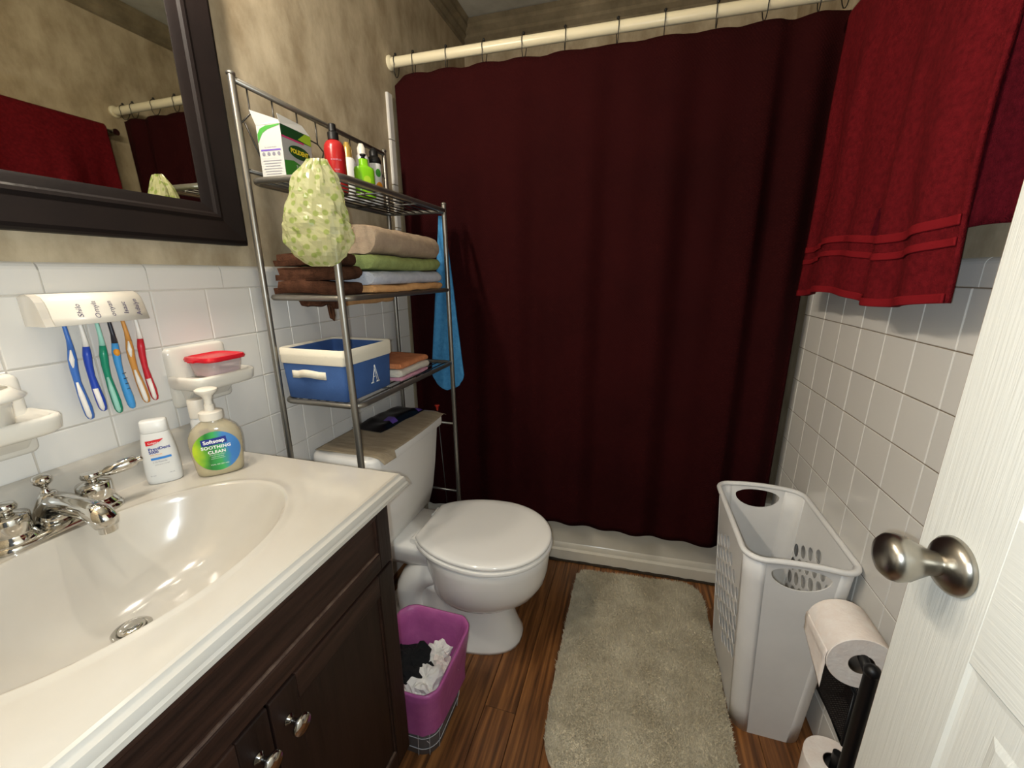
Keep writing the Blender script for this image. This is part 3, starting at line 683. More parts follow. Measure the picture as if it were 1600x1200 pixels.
def handled(fn):
    mb = MB(); cu, cv, ru, rv = .5, .945, .42, .070; m = 40
    out = []; inn = []
    corner = sorted([2 * PI * k / m for k in range(m)] + [math.atan2(b, a) % (2 * PI) for a in (-.46, .46) for b in (.055, -.12)])
    for t in corner:
        cc, ss = math.cos(t), math.sin(t); tt = min((.46 / abs(cc)) if abs(cc) > 1e-6 else 9, ((.055 if ss > 0 else .12) / abs(ss)) if abs(ss) > 1e-6 else 9)
        out.append(fn(cu + cc * tt, cv + ss * tt)); inn.append(fn(cu + ru * cc, cv + (rv if ss < 0 else rv * .55) * ss))
    mb.loft([out, inn], False, False)
    v0 = cv - .12
    # fill around the polar patch
    mb.add([fn(0, 0), fn(1, 0), fn(1, v0), fn(0, v0)], [(0, 1, 2, 3)])
    mb.add([fn(0, v0), fn(.04, v0), fn(.04, 1), fn(0, 1)], [(0, 1, 2, 3)]); mb.add([fn(.96, v0), fn(1, v0), fn(1, 1), fn(.96, 1)], [(0, 1, 2, 3)])
    return mb
part(hp, 'end_panel', handled(sides[2]), 'plastic_white', solid=.0028, offset=0); part(hp, 'end_panel', handled(sides[0]), 'plastic_white', solid=.0028, offset=0)
part(hp, 'bottom', MB().loft([[(x, y, .004) for x, y, z in bot], [(x, y, .007) for x, y, z in bot]]), 'plastic_white')
rim = []
for i, p in enumerate(top):
    rim.append((p[0] * 1.025, p[1] * 1.012, HT))
rim2 = []
for i in range(len(rim)):
    a, b = Vector(rim[i]), Vector(rim[(i + 1) % len(rim)]); m = max(1, int((b - a).length / .02))
    for k in range(m):
        p = a.lerp(b, k / m)
        hump = .005 * max(0, 1 - (p.x / .085) ** 2) if abs(p.y) > .17 and abs(p.x) < .085 else 0
        rim2.append((p.x, p.y, p.z + hump))
part(hp, 'rim', MB().tube(rim2, .0074, 10, closed=True), 'plastic_white', smooth=True)

# ------------------------------------------------------------------ bath rug
rugpts = [at(x, y, 'z', .012) for x, y in [(902, 893), (920, 884), (1000, 895), (1058, 903), (1086, 914), (1103, 945), (1118, 985)]]
x_r, x_l = 1.268, .744
outline = [(x_l + .005, -.14), (x_l + .012, -.085), (x_l + .035, -.058), (x_l + .1, -.048), (1.0, -.035), (1.14, -.022), (1.195, -.024), (1.235, -.055), (1.246, -.12), (1.248, -.22), (1.248, -.62), (1.247, -.76), (1.235, -.82), (1.19, -.842), (.86, -.842), (.80, -.825), (.765, -.79), (.748, -.72), (x_l, -.5)]
rug = thing('bath_rug', 'cream shaggy bath rug with rounded corners on the wood floor', 'rug', (0, 0, 0))
cxr, cyr = 1.0, -.43
def rdense(pts, m=10):
    out = []; n = len(pts)
    for i in range(n):
        p0, p1, p2, p3 = [Vector((*pts[(i + k) % n], 0)) for k in (-1, 0, 1, 2)]
        for t in range(m):
            t = t / m; out.append(.5 * ((2 * p1) + (p2 - p0) * t + (2 * p0 - 5 * p1 + 4 * p2 - p3) * t * t + (3 * p1 - p0 - 3 * p2 + p3) * t ** 3))
    return out
ro = rdense(outline, 6)
rings = []
for s_, z in ((1, .001), (1.0, .006), (.985, .010), (.8, .0105), (.5, .0105), (.2, .0105)):
    rings.append([(cxr + (p.x - cxr) * s_, cyr + (p.y - cyr) * s_, z) for p in ro])
part(rug, 'backing', MB().loft(rings, True, True), 'rug', smooth=True)
# pile: short tufts in one mesh
poly = np.array([(p.x, p.y) for p in ro])
def inside(pts):
    x, y = pts[:, 0], pts[:, 1]; c = np.zeros(len(pts), bool); n = len(poly)
    for i in range(n):
        x1_, y1_ = poly[i]; x2_, y2_ = poly[(i + 1) % n]
        m_ = ((y1_ > y) != (y2_ > y)) & (x < (x2_ - x1_) * (y - y1_) / (y2_ - y1_ + 1e-12) + x1_); c ^= m_
    return c
pts = rng.uniform((.73, -.86), (1.28, -.01), (150000, 2)); pts = pts[inside(pts)]
nT = len(pts); ang = rng.uniform(0, 2 * PI, nT); h = rng.uniform(.006, .013, nT); wd = .0016
lean = rng.normal(0, .0035, (nT, 2)) + .002 * np.stack([np.sin(pts[:, 1] * 40), np.cos(pts[:, 0] * 33)], 1)
V = np.zeros((nT, 3, 3)); dx = np.stack([np.cos(ang), np.sin(ang)], 1) * wd
V[:, 0, :2] = pts - dx; V[:, 1, :2] = pts + dx; V[:, 2, :2] = pts + lean; V[:, :2, 2] = .008; V[:, 2, 2] = .009 + h * .75
me = bpy.data.meshes.new('pile'); me.vertices.add(nT * 3); me.vertices.foreach_set('co', V.ravel()); me.loops.add(nT * 3); me.loops.foreach_set('vertex_index', np.arange(nT * 3, dtype=np.int32))
me.polygons.add(nT); me.polygons.foreach_set('loop_start', np.arange(0, nT * 3, 3, dtype=np.int32)); me.polygons.foreach_set('loop_total', np.full(nT, 3, np.int32)); me.update(); me.materials.append(MATS['rug'])
pile = link('pile', me, rug); pile['kind'] = 'stuff'

# ------------------------------------------------------------------ towels on the right wall
TBX, TBZ = 1.408, 1.872
tb = thing('towel_bar', 'metal towel bar on the right wall under the red towels', 'towel bar', (0, 0, 0))
part(tb, 'bar', MB().tube([(TBX, -1.02, TBZ), (TBX, -.09, TBZ)], .0075, 12), 'chrome', smooth=True)
for y in (-1.02, -.09): part(tb, 'bracket', MB().tube([(W + .009, y, TBZ), (TBX - .012, y, TBZ)], .014, 12), 'chrome', smooth=True, autos=50)
def towel(y0, y1, zf, zb, xo, rad, seed, flare=.0, amp=1.0, skew=0):
    def fn(u, v):
        Lf, Lb, arc = TBZ - zf, TBZ - zb, PI * rad; tot = Lf + Lb + arc; s_ = v * tot
        y = y0 + (y1 - y0) * u
        if s_ < Lf: z = zf + s_; x = TBX - rad; front = 1
        elif s_ < Lf + arc: a = (s_ - Lf) / rad; z = TBZ + math.sin(a) * rad; x = TBX - math.cos(a) * rad; front = 0
        else: z = TBZ - (s_ - Lf - arc); x = TBX + rad; front = -1
        d = max(0, min(1, (TBZ - z) / .3)); dn = max(0, (TBZ - z) / .7)
        fold = (math.sin(u * 34 + nz((u * 3, z, seed), 2) * 2.0) * .5 + math.sin(u * 13 + seed) * .8) * .0055 * amp * d + .010 * nz((u * 4, z * 1.5, seed), 1.6) * d * amp
        if front == 1: x += fold - .012 * dn
        elif front == -1: x += fold * .25
        yc = (y0 + y1) / 2
        y = yc + (y - yc) * (1 + flare * (dn - .5)) + skew * dn
        if front == 1: z += .010 * math.sin(u * 9 + seed) * dn + .012 * (u - .5) * dn * (1 if skew else 0)
        return (min(x, W - .006 + .012), y, z)
    return fn
wt = thing('wine_towel', 'dark wine red towel hanging behind the bright red towel, next to the door', 'towel', (0, 0, 0), group=None)
part(wt, 'cloth', MB().grid(towel(-.955, -.40, 1.300, 1.36, 0, .012, 5, 0, .5), 40, 60), 'wine_towel', smooth=True, solid=.004)
rt_ = thing('red_towel', 'bright red bath towel draped over the bar on the right wall', 'towel', (0, 0, 0))
fr_ = towel(-.745, -.125, 1.185, 1.33, 0, .024, 2, .05, 1.7)
part(rt_, 'cloth', MB().grid(fr_, 110, 110), 'red_towel', smooth=True, solid=.007)
def band(v0, v1): return MB().grid(lambda a, b: tuple(Vector(fr_(.004 + .992 * a, v0 + (v1 - v0) * b)) + Vector((-.0012, 0, 0))), 110, 6)
for v0, v1 in ((.068, .078), (.092, .104)): part(rt_, 'woven_band', band(v0, v1), 'red_band', smooth=True, solid=.002)
part(rt_, 'hem', band(.0, .012), 'red_band', smooth=True, solid=.003)

# ================================================================== SMALLER THINGS
# ------------------------------------------------------------------ ceramic soap dishes on the left wall
def soap_dish(y, label):
    t = thing('soap_dish', label, 'soap dish', (0, y, 1.035), group='white ceramic soap dishes on the left wall')
    mb = MB(); secs = []
    for x, i in ((.0005, 0), (.008, .001), (.012, .005)):
        secs.append([(x, p[0], p[1]) for p in rrect(-.064 + i, .064 - i, -.062 + i, .066 - i, .010, 0, 4)])
    part(t, 'back_plate', mb.loft(secs), 'dish', smooth=True, autos=45)
    def out(e, z):      # tray outline: flat at wall, rounded front, flared wings
        o = []
        for k in range(33):
            a = -PI / 2 + PI * k / 32; c, s_ = math.cos(a), math.sin(a)
            o.append((.010 + (.084 - e) * abs(c) ** .26, (.070 - e) * math.copysign(abs(s_) ** .40, s_), z))
        return o
    part(t, 'tray', MB().loft([out(.022, -.022), out(.008, -.019), out(.002, -.013), out(0, .005), out(.0015, .0085), out(.005, .010), out(.009, .0085), out(.014, .002), out(.03, .0010)], True, True), 'dish', smooth=True, autos=60)
    part(t, 'bracket', MB().loft([[(.010, -.045, -.052), (.010, .05, -.052), (.010, .055, -.012), (.010, -.055, -.012)], [(.016, -.044, -.050), (.016, .049, -.050), (.05, .05, -.014), (.05, -.05, -.014)]]), 'dish', bev=.004)
    return t
soap_dish(-.934, 'white ceramic soap dish holding the red-lidded tub above the soap bottle')
soap_dish(-1.272, 'white ceramic soap dish at the left edge holding a cream cup')
cc = thing('food_tub', 'small clear plastic tub with red lid on the soap dish', 'container', (.055, -.932, 1.0385))
mb = MB(); mb.loft([rrect(-.034 - e, .034 + e, -.036 - e, .036 + e, .016, z, 5) for e, z in ((-.004, 0), (-.001, .003), (.003, .034))], True, False)
part(cc, 'body', mb, 'clear_plastic', smooth=True, solid=.0012, autos=60)
mb = MB(); mb.loft([rrect(-.030, .030, -.032, .032, .016, z, 5) for z in (.002, .012)]); part(cc, 'contents', mb, 'pink_cloth', smooth=True, autos=50)
mb = MB(); mb.loft([rrect(-.041 - e, .041 + e, -.044 - e, .044 + e, .017, z, 5) for e, z in ((0, .033), (.001, .037), (-.001, .042), (-.005, .043), (-.008, .040), (-.012, .0395))]); mb.box((-.008, -.054, .034), (.008, -.042, .0375))
part(cc, 'lid', mb, 'red_plastic', smooth=True, autos=45)
cu = thing('cup', 'cream translucent plastic cup on the left soap dish', 'cup', (.052, -1.288, 1.038))
part(cu, 'cup_wall', MB().loft([[(r * math.cos(2 * PI * k / 28), r * math.sin(2 * PI * k / 28), z) for k in range(28)] for r, z in ((.038, 0), (.042, .004), (.044, .03), (.045, .032), (.045, .038), (.058, .040), (.060, .043), (.050, .052), (.046, .056))], True, False), 'dish', smooth=True, solid=.0015)

# ------------------------------------------------------------------ toothbrush holder and brushes
HY0, HY1 = -1.168, -1.036
th = thing('toothbrush_holder', 'white curved toothbrush holder with handwritten names on the left wall', 'toothbrush holder', (0, (HY0 + HY1) / 2, 1.168))
hl = (HY1 - HY0) / 2
hpf = [(.000, .044), (.010, .048), (.022, .049), (.032, .045), (.039, .037), (.043, .026), (.046, .012), (.050, .000)]
part(th, 'cover', MB().loft([[(x, y, z) for x, z in hpf] for y in (-hl, hl)], False, False, close=False), 'cream_plastic', smooth=True, solid=.0022)
part(th, 'end_cap', MB().add([(x, -hl - .012, z) for x, z in hpf] + [(0, -hl - .012, 0)] + [(x, -hl - .001, z) for x, z in hpf] + [(0, -hl - .001, 0)], [tuple(range(9)), tuple(range(17, 8, -1))] + [(k, k + 1, k + 10, k + 9) for k in range(8)]), 'holder_clear')
part(th, 'rail', MB().box((0, -hl, .004), (.020, hl, .008)), 'holder_clear')
def hfun(u, v):     # u along y, v down the front
    y = u; s_ = v; pts = hpf[3:]
    t = max(0, min(.9999, (s_) / .042)) * (len(pts) - 1); i = int(t); f = t - i
    return (pts[i][0] + (pts[i + 1][0] - pts[i][0]) * f + .0009, y, pts[i][1] + (pts[i + 1][1] - pts[i][1]) * f + .0002)
words = [('Shilo', -.030), ('Omyla', -.0075), ('onyan', .014), ('Isaac', .034), ('Adalyn', .053)]
for wrd, y in words:
    vs, fs = text2d(wrd, .0074, shear=.15)
    part(th, 'handwriting', MB().add([hfun(y - vy, .024 - vx * .86) for vx, vy in vs], fs), 'ink')
BR = [((97, 510), (142, 655), 'brush_blue', 'brush_blue', 'brush_white', 'blue toothbrush with white grip, first from the left in the holder'),
      ((122, 508), (162, 642), 'brush_white', 'brush_royal', 'brush_white', 'royal blue toothbrush with white neck, second in the holder'),
      ((148, 505), (187, 645), 'brush_mint', 'brush_green', 'brush_mint', 'green toothbrush with pale neck, third in the holder'),
      ((167, 502), (207, 638), 'brush_black', 'brush_sky', 'orange_print', 'sky blue toothbrush with orange button and black neck'),
      ((188, 500), (230, 629), 'brush_amber', 'brush_amber', 'brush_white', 'amber toothbrush with white grip, second from the right in the holder'),
      ((208, 497), (243, 625), 'brush_white', 'brush_red', 'brush_white', 'red toothbrush with white neck, last on the right')]
for i, (a, b, mn, mh, mg, lab) in enumerate(BR):
    X = .030; pa, pb = at(*a, 'x', X), at(*b, 'x', X)
    t = thing('toothbrush', lab, 'toothbrush', pb, group='toothbrushes in the wall holder')
    d = pa - pb; L = d.length; ax = d.normalized(); side = Vector((0, 1, 0)); side = (side - ax * side.dot(ax)).normalized()
    prof_ = [(0, .0015), (.012, .0042), (.05, .0058), (.14, .0064), (.28, .0056), (.42, .0045), (.55, .0052), (.66, .0058), (.76, .0044), (.86, .0032), (1.0, .0028), (1.12, .0026)]
    wob = [0, .0006, .0004, 0, -.001, -.0016, -.0012, 0, .0014, .002, .0018, .0018]
    splt = 8
    f = lambda j: (ax * (prof_[j][0] * L) + side * wob[j] + Vector((wob[j] * .8, 0, 0)))
    part(t, 'handle', MB().tube([f(j) for j in range(0, splt + 1)], [prof_[j][1] for j in range(0, splt + 1)], 12), mh, smooth=True)
    part(t, 'neck', MB().tube([f(j) for j in range(splt, 12)] , [prof_[j][1] for j in range(splt, 12)], 10), mn, smooth=True)
    hd = part(t, 'head', MB().tube([f(11), f(11) + ax * .008, f(11) + ax * .018, f(11) + ax * .021], [.003, .0045, .0045, .002], 10), mn, smooth=True)
    if i == 3:
        part(t, 'button', MB().ball(tuple(f(7) + Vector((.0035, -.001, 0))), .0046, 12, 1.5), mg, smooth=True)
        for k in range(7): part(t, 'grip_rib', MB().tube([ax * (L * (.06 + .06 * k)) + side * s_ * .0045 + Vector((.0052 - .0012 * abs(s_), -.0014, 0)) for s_ in (-.2, .4, 1)], .0007, 5), 'brush_black', smooth=True)
    else:
        part(t, 'grip_inlay', MB().tube([f(j) + Vector((.0030, -.0022, 0)) for j in range(1, 6 if i in (0, 2, 4) else 5)], [.0012, .0036, .0040, .0036, .0016][:(5 if i in (0, 2, 4) else 4)], 10), mg, smooth=True)
        if i in (0, 4): part(t, 'grip_inlay', MB().tube([f(j) + Vector((.003, -.002, 0)) for j in (6, 7, 8)], [.0012, .0036, .001], 10), mg, smooth=True)

# ------------------------------------------------------------------ bottles on the sink top
def selip(a, b, z, n=36, p=2.6, cx=0):
    return [(cx + b * math.copysign(abs(math.cos(t)) ** (2 / p), math.cos(t)), a * math.copysign(abs(math.sin(t)) ** (2 / p), math.sin(t)), z) for t in [2 * PI * k / n for k in range(n)]]
def front(prof, y, z, p=2.6):
    for (a0, b0, z0), (a1, b1, z1) in zip(prof[:-1], prof[1:]):
        if z0 <= z <= z1:
            f = (z - z0) / (z1 - z0 + 1e-9); a, b = a0 + (a1 - a0) * f, b0 + (b1 - b0) * f; return b * max(0, 1 - min(1, abs(y) / a) ** p) ** (1 / p)
    return prof[-1][1]
ROT = math.radians(-40)
sb = thing('soap_dispenser', 'clear pump bottle of yellow hand soap with green label by the sink', 'soap bottle', (.130, -1.020, CZ), ROT)
sp_ = [(.036, .021, 0), (.0385, .0235, .003), (.0400, .024, .012), (.0415, .0245, .030), (.0435, .025, .050), (.0442, .025, .066), (.0425, .0245, .080), (.037, .0235, .092), (.028, .021, .101), (.019, .0175, .107), (.0165, .0165, .110), (.0160, .0160, .116)]
part(sb, 'bottle', MB().loft([selip(a, b, z) for a, b, z in sp_], True, False), 'clear_tan', smooth=True)
part(sb, 'soap', MB().loft([selip(a - .002, b - .002, z + .001) for a, b, z in sp_[:4]], True, True), 'liquid', smooth=True, autos=50)
part(sb, 'collar', MB().lathe([(.0185, .111), (.0195, .112), (.0195, .126), (.017, .128), (.0085, .129), (.008, .140), (.0065, .141), (.0065, .158)], 26), 'cream_plastic', smooth=True, autos=40)
pm = part(sb, 'pump', MB().lathe([(.0065, .150), (.009, .158), (.015, .164), (.0185, .168), (.0185, .171), (.015, .173), (.001, .1735)], 26), 'cream_plastic', smooth=True, autos=50)
part(pm, 'nozzle', MB().tube([(0, 0, .167), (-.010, .004, .168), (-.018, .007, .165), (-.020, .008, .160)], [.006, .0055, .005, .0045], 12), 'cream_plastic', smooth=True)
part(sb, 'dip_tube', MB().lathe([(.007, .111), (.0095, .104), (.0095, .090), (.005, .085), (.0025, .082), (.0025, .006)], 14), 'cream_plastic', smooth=True)
LZ = .052
fn = lambda off: (lambda u, v: (front(sp_, u, LZ + v) + off, u, LZ + v))
def disc(a, b, off, fnn, rings_=5, n=36, cu=0, cv=0):
    mb = MB(); vs = [fnn(off)(cu, cv)]; fs = []
    for r in range(1, rings_ + 1):
        for k in range(n):
            t = 2 * PI * k / n; vs.append(fnn(off)(cu + a * r / rings_ * math.cos(t), cv + b * r / rings_ * math.sin(t)))
    for k in range(n): fs.append((0, 1 + k, 1 + (k + 1) % n))
    for r in range(1, rings_):
        for k in range(n): fs.append((1 + (r - 1) * n + k, 1 + r * n + k, 1 + r * n + (k + 1) % n, 1 + (r - 1) * n + (k + 1) % n))
    return mb.add(vs, fs)
lab = part(sb, 'label', disc(.0385, .0400, .0006, fn), 'soap_label', smooth=True)
part(lab, 'name_patch', print2d([(rect2d(.0205, .0066), (-.002, .0205), .06)], fn(.0010)), 'navy')
part(lab, 'lettering', print2d([(text2d('Softsoap', .0072, .0003), (-.002, .0205), .06)], fn(.0014)), 'text_white')
part(lab, 'lettering', print2d([(text2d('SOOTHING', .0062, .0003, 0, 1.1), (0, .0085), .0), (text2d('CLEAN', .0062, .0003, 0, 1.1), (0, -.0010), 0)], fn(.0011)), 'text_white')
part(lab, 'lettering', print2d([(text2d('ALOE VERA FRESH SCENT', .0016), (0, -.0068), 0), (text2d('LIQUID HAND SOAP', .0016), (0, -.0108), 0), (text2d('WASHES AWAY BACTERIA', .0014), (0, -.0145), 0), (text2d('7.5 FL OZ (221 mL)', .0026), (.001, -.0270), 0)], fn(.0011)), 'text_white')
part(sb, 'back_label', MB().grid(lambda u, v: (-front(sp_, -.025 + .02 * u, .070 + .016 * v) + .002, -.025 + .02 * u, .070 + .016 * v), 4, 4), 'purple_print', smooth=True)

pb_ = thing('mouth_rinse', 'white squeeze bottle of fluoride toothpaste with red logo beside the faucet', 'bottle', (.060, -1.078, CZ), ROT)
pp = [(.0245, .0155, 0), (.0262, .0170, .002), (.0272, .0175, .008), (.0276, .0175, .025), (.0260, .0168, .060), (.0230, .0155, .085), (.0205, .0140, .100)]
part(pb_, 'bottle', MB().loft([selip(a, b, z, p=2.8) for a, b, z in pp], True, True), 'white', smooth=True, autos=60)
part(pb_, 'cap', MB().loft([selip(a, b, z, p=2.8) for a, b, z in ((.0200, .0135, .1005), (.0204, .0138, .102), (.0195, .0130, .121), (.0180, .0115, .1225))], True, True), 'white', smooth=True, autos=50)
pf = lambda off: (lambda u, v: (front(pp, u, v, 2.8) + off, u, v))
part(pb_, 'red_logo', print2d([(([(-.013 + .026 * k / 10, .0045 + .002 * k / 10) for k in range(11)] + [(-.013 + .026 * k / 10, -.0045 + .010 * (k / 10) ** 2.5) for k in range(11)], [(k, k + 1, k + 12, k + 11) for k in range(10)]), (-.002, .082), 0)], pf(.0007)), 'red_print')
part(pb_, 'lettering', print2d([(text2d('Colgate', .0036), (-.004, .0822), .05)], pf(.0010)), 'text_white')
part(pb_, 'lettering', print2d([(text2d('PreviDent', .0056, .0002), (.003, .0705), .05), (text2d('5000', .0052, .0002), (-.006, .0640), .05)], pf(.0007)), 'navy')
part(pb_, 'lettering', print2d([(text2d('Dry Mouth', .0028), (-.003, .0588), .05)], pf(.0007)), 'orange_print')
part(pb_, 'blue_bar', print2d([(rect2d(.0150, .0022), (.003, .0515), .05)], pf(.0007)), 'blue_print')
part(pb_, 'lettering', print2d([(text2d('1.1% Fluoride', .0028), (.0, .0445), .05), (text2d('prescription strength', .0018), (.003, .0395), .05), (text2d('Rx only', .0020), (-.014, .018), .05), (text2d('100 mL', .0020), (.014, .020), .05)], pf(.0007)), 'grey_print')
wb = thing('white_bottle', 'small white capped bottle behind the soap dispenser', 'bottle', (.046, -.985, CZ))
part(wb, 'body', MB().lathe([(.0145, 0), (.016, .003), (.016, .085), (.0135, .095)], 22), 'white', smooth=True, autos=50)
part(wb, 'cap', MB().lathe([(.0150, .0955), (.0150, .131), (.0140, .134), (.001, .1345)], 22), 'cream_plastic', smooth=True, autos=50)

# ------------------------------------------------------------------ things on the rack: top shelf
ZS = SH[0] + .0016
def curved(R, off=0): return lambda u, v: ((R + off) * math.cos(u / R), (R + off) * math.sin(u / R), v)
bx = thing('denture_box', 'open white and green denture cleanser carton on the top shelf', 'box', (.090, -.690, ZS), math.radians(4))
w2, l2, h2 = .031, .050, .114
part(bx, 'carton', MB().loft([[(-w2, -l2, z), (w2, -l2, z), (w2, l2, z), (-w2, l2, z)] for z in (0, h2)], True, False), 'carton', solid=.0008)
fl = part(bx, 'flap', MB().add([(w2, -l2, h2), (w2, l2, h2), (w2 - .012, l2 - .010, h2 + .022), (w2 - .009, -l2 + .006, h2 + .022)], [(0, 1, 2, 3)]), 'carton', solid=.0006)
part(bx, 'flap', MB().add([(-w2, -l2, h2), (-w2, l2, h2), (-w2 - .004, l2 - .004, h2 + .022), (-w2 - .004, -l2 + .004, h2 + .022)], [(0, 1, 2, 3)]), 'carton', solid=.0006)
part(bx, 'flap', MB().add([(-w2, -l2, h2), (w2, -l2, h2), (w2 - .004, -l2 + .002, h2 + .008), (-w2 - .008, -l2 - .004, h2 + .030)], [(0, 1, 2, 3)]), 'carton', solid=.0006)
ff = lambda off: (lambda u, v: (w2 + off, u, v)); fs_ = lambda off: (lambda u, v: (u, -l2 - off, v))
part(bx, 'green_band', print2d([(rect2d(l2 - .0005, .011), (0, h2 - .0115), 0)], ff(.0005)), 'dark_green_print')
part(bx, 'light_green_corner', print2d([(([(.004, -.008), (.05, -.012), (.05, .010), (.03, .010)], [(0, 1, 2, 3)]), (-.0005, h2 - .0105), 0)], ff(.0008)), 'lime_print')
part(bx, 'pink_band', print2d([(rect2d(.036, .0020), (-.013, h2 - .024), 0)], ff(.0006)), 'pink_print')
part(bx, 'green_swirl', print2d([(([(-.0495, .0), (-.0495, .040), (-.02, .045), (.01, .038), (.035, .020), (.0495, .008), (.0495, 0)], [(0, 6, 5, 4, 3, 2, 1)]), (0, .0005), 0)], ff(.0005)), 'green_print')
part(bx, 'logo_oval', print2d([(ellipse2d(.036, .0145), (.004, .066), 0)], ff(.0008)), 'dark_green_print')
part(bx, 'lettering', print2d([(text2d('POLIDENT', .0096, .0005, 0, .95), (.004, .066), 0)], ff(.0014)), 'yellow_print')
part(bx, 'lettering', print2d([(text2d('3 Minute', .0066, .0001), (.004, .034), 0), (text2d('Antibacterial', .0040), (.004, .024), 0), (text2d('daily cleanser', .0034), (.004, .015), 0)], ff(.0010)), 'text_white')
part(bx, 'green_curve', print2d([(([(-.030, -.006), (-.022, .005), (-.006, .0105), (.0305, .012), (.0305, .010), (-.002, .003), (-.016, -.004), (-.024, -.014), (-.0305, -.024)], [(8, 7, 0), (0, 7, 6, 1), (1, 6, 5, 2), (2, 5, 4, 3)]), (0, h2 - .013), 0)], fs_(.0005)), 'green_print')
part(bx, 'purple_rule', print2d([(rect2d(.026, .0016), (0, .062), 0)], fs_(.0005)), 'purple_print')
part(bx, 'small_print', print2d([(text2d('for cleaner fresher', .0030), (0, .068), 0)] + [(ellipse2d(.0042, .0042, 14), (-.020 + .0133 * k, .054), 0) for k in range(4)] + [(rect2d(.024 - .002 * (k % 3), .0006), (0, .040 - .0055 * k), 0) for k in range(7)], fs_(.0005)), 'grey_print')

rb = thing('red_bottle', 'red spray bottle with black pump on the top shelf', 'bottle', (.128, -.565, ZS))
part(rb, 'body', MB().lathe([(.024, 0), (.0262, .003), (.0262, .100), (.0245, .112), (.019, .121), (.0125, .125)], 28), 'red_bottle', smooth=True, autos=50)
part(rb, 'pump', MB().lathe([(.0135, .1255), (.0135, .142), (.0095, .146), (.0090, .162), (.006, .164), (.001, .1645)], 20), 'black', smooth=True, autos=40)
part(rb, 'label', MB().grid(lambda u, v: curved(.0262, .0005)(-.040 + .022 * u, .012 + .024 * v), 6, 1), 'text_white', smooth=True)
part(rb, 'lettering', print2d([(text2d('SHAMPOO', .0040), (-.022, .075), 0), (text2d('smooth', .003), (-.022, .052), 0)], curved(.0262, .0005)), 'pink_cloth')
gb = thing('green_bottle', 'lime green lotion bottle with black top on the top shelf', 'bottle', (.150, -.475, ZS), math.radians(-30))
gp = [(.026, .015, 0), (.0275, .0165, .003), (.0275, .0165, .072), (.0255, .0155, .078), (.014, .012, .082), (.012, .0115, .083), (.0115, .011, .100)]
part(gb, 'body', MB().loft([selip(a, b, z, p=3) for a, b, z in gp]), 'lime_bottle', smooth=True, autos=45)
part(gb, 'pump', MB().lathe([(.0105, .1005), (.006, .103), (.0045, .107), (.008, .109), (.0085, .113), (.001, .114)], 18), 'black', smooth=True, autos=45)
part(gb, 'printed_disc', disc(.011, .011, .0006, lambda off: (lambda u, v: (front(gp, u, .045 + v, 3) + off, u, .045 + v)), 3, 20), 'lime_print', smooth=True)
part(gb, 'lettering', print2d([(text2d('fresh', .0040), (0, .018), 0), (text2d('aloe & lime', .0028), (0, .011), 0)], lambda u, v: (front(gp, u, v, 3) + .0006, u, v)), 'dark_green_print')
def spray(nm, label, x, y, r, hb, mb_, mc, hc, lean=0):
    t = thing(nm, label, 'spray can', (x, y, ZS), 0, 'spray cans at the far end of the top shelf')
    part(t, 'can', MB().lathe([(r - .002, 0), (r, .003), (r, hb - .012), (r - .004, hb - .003), (r * .6, hb)], 24), mb_, smooth=True, autos=50)
    part(t, 'cap', MB().lathe([(r * .62, hb), (r * .62, hb + hc * .6), (r * .5, hb + hc * .75), (r * .34, hb + hc), (.001, hb + hc)], 20), mc, smooth=True, autos=45)
    return t
spray('spray_can', 'white spray bottle with gold cap behind the lime green bottle', .075, -.440, .021, .118, 'white', 'gold', .040)
spray('spray_can', 'tall plain white spray can on the top shelf', .085, -.385, .020, .138, 'white', 'cream_plastic', .030)
s3 = spray('spray_can', 'white spray can with black shoulder and orange fruit picture at the shelf end', .080, -.315, .021, .150, 'white', 'black', .024)
part(s3, 'black_shoulder', MB().lathe([(.0214, .128), (.0214, .139), (.0175, .1475), (.0133, .1505)], 24), 'black', smooth=True)
part(s3, 'orange_print', disc(.012, .014, .0006, lambda off: (lambda u, v: curved(.021, off)(u - .008, .060 + v)), 3, 20), 'orange_print', smooth=True)
part(s3, 'green_print', disc(.009, .012, .0006, lambda off: (lambda u, v: curved(.021, off)(u - .010, .100 + v)), 3, 16), 'green_print', smooth=True)

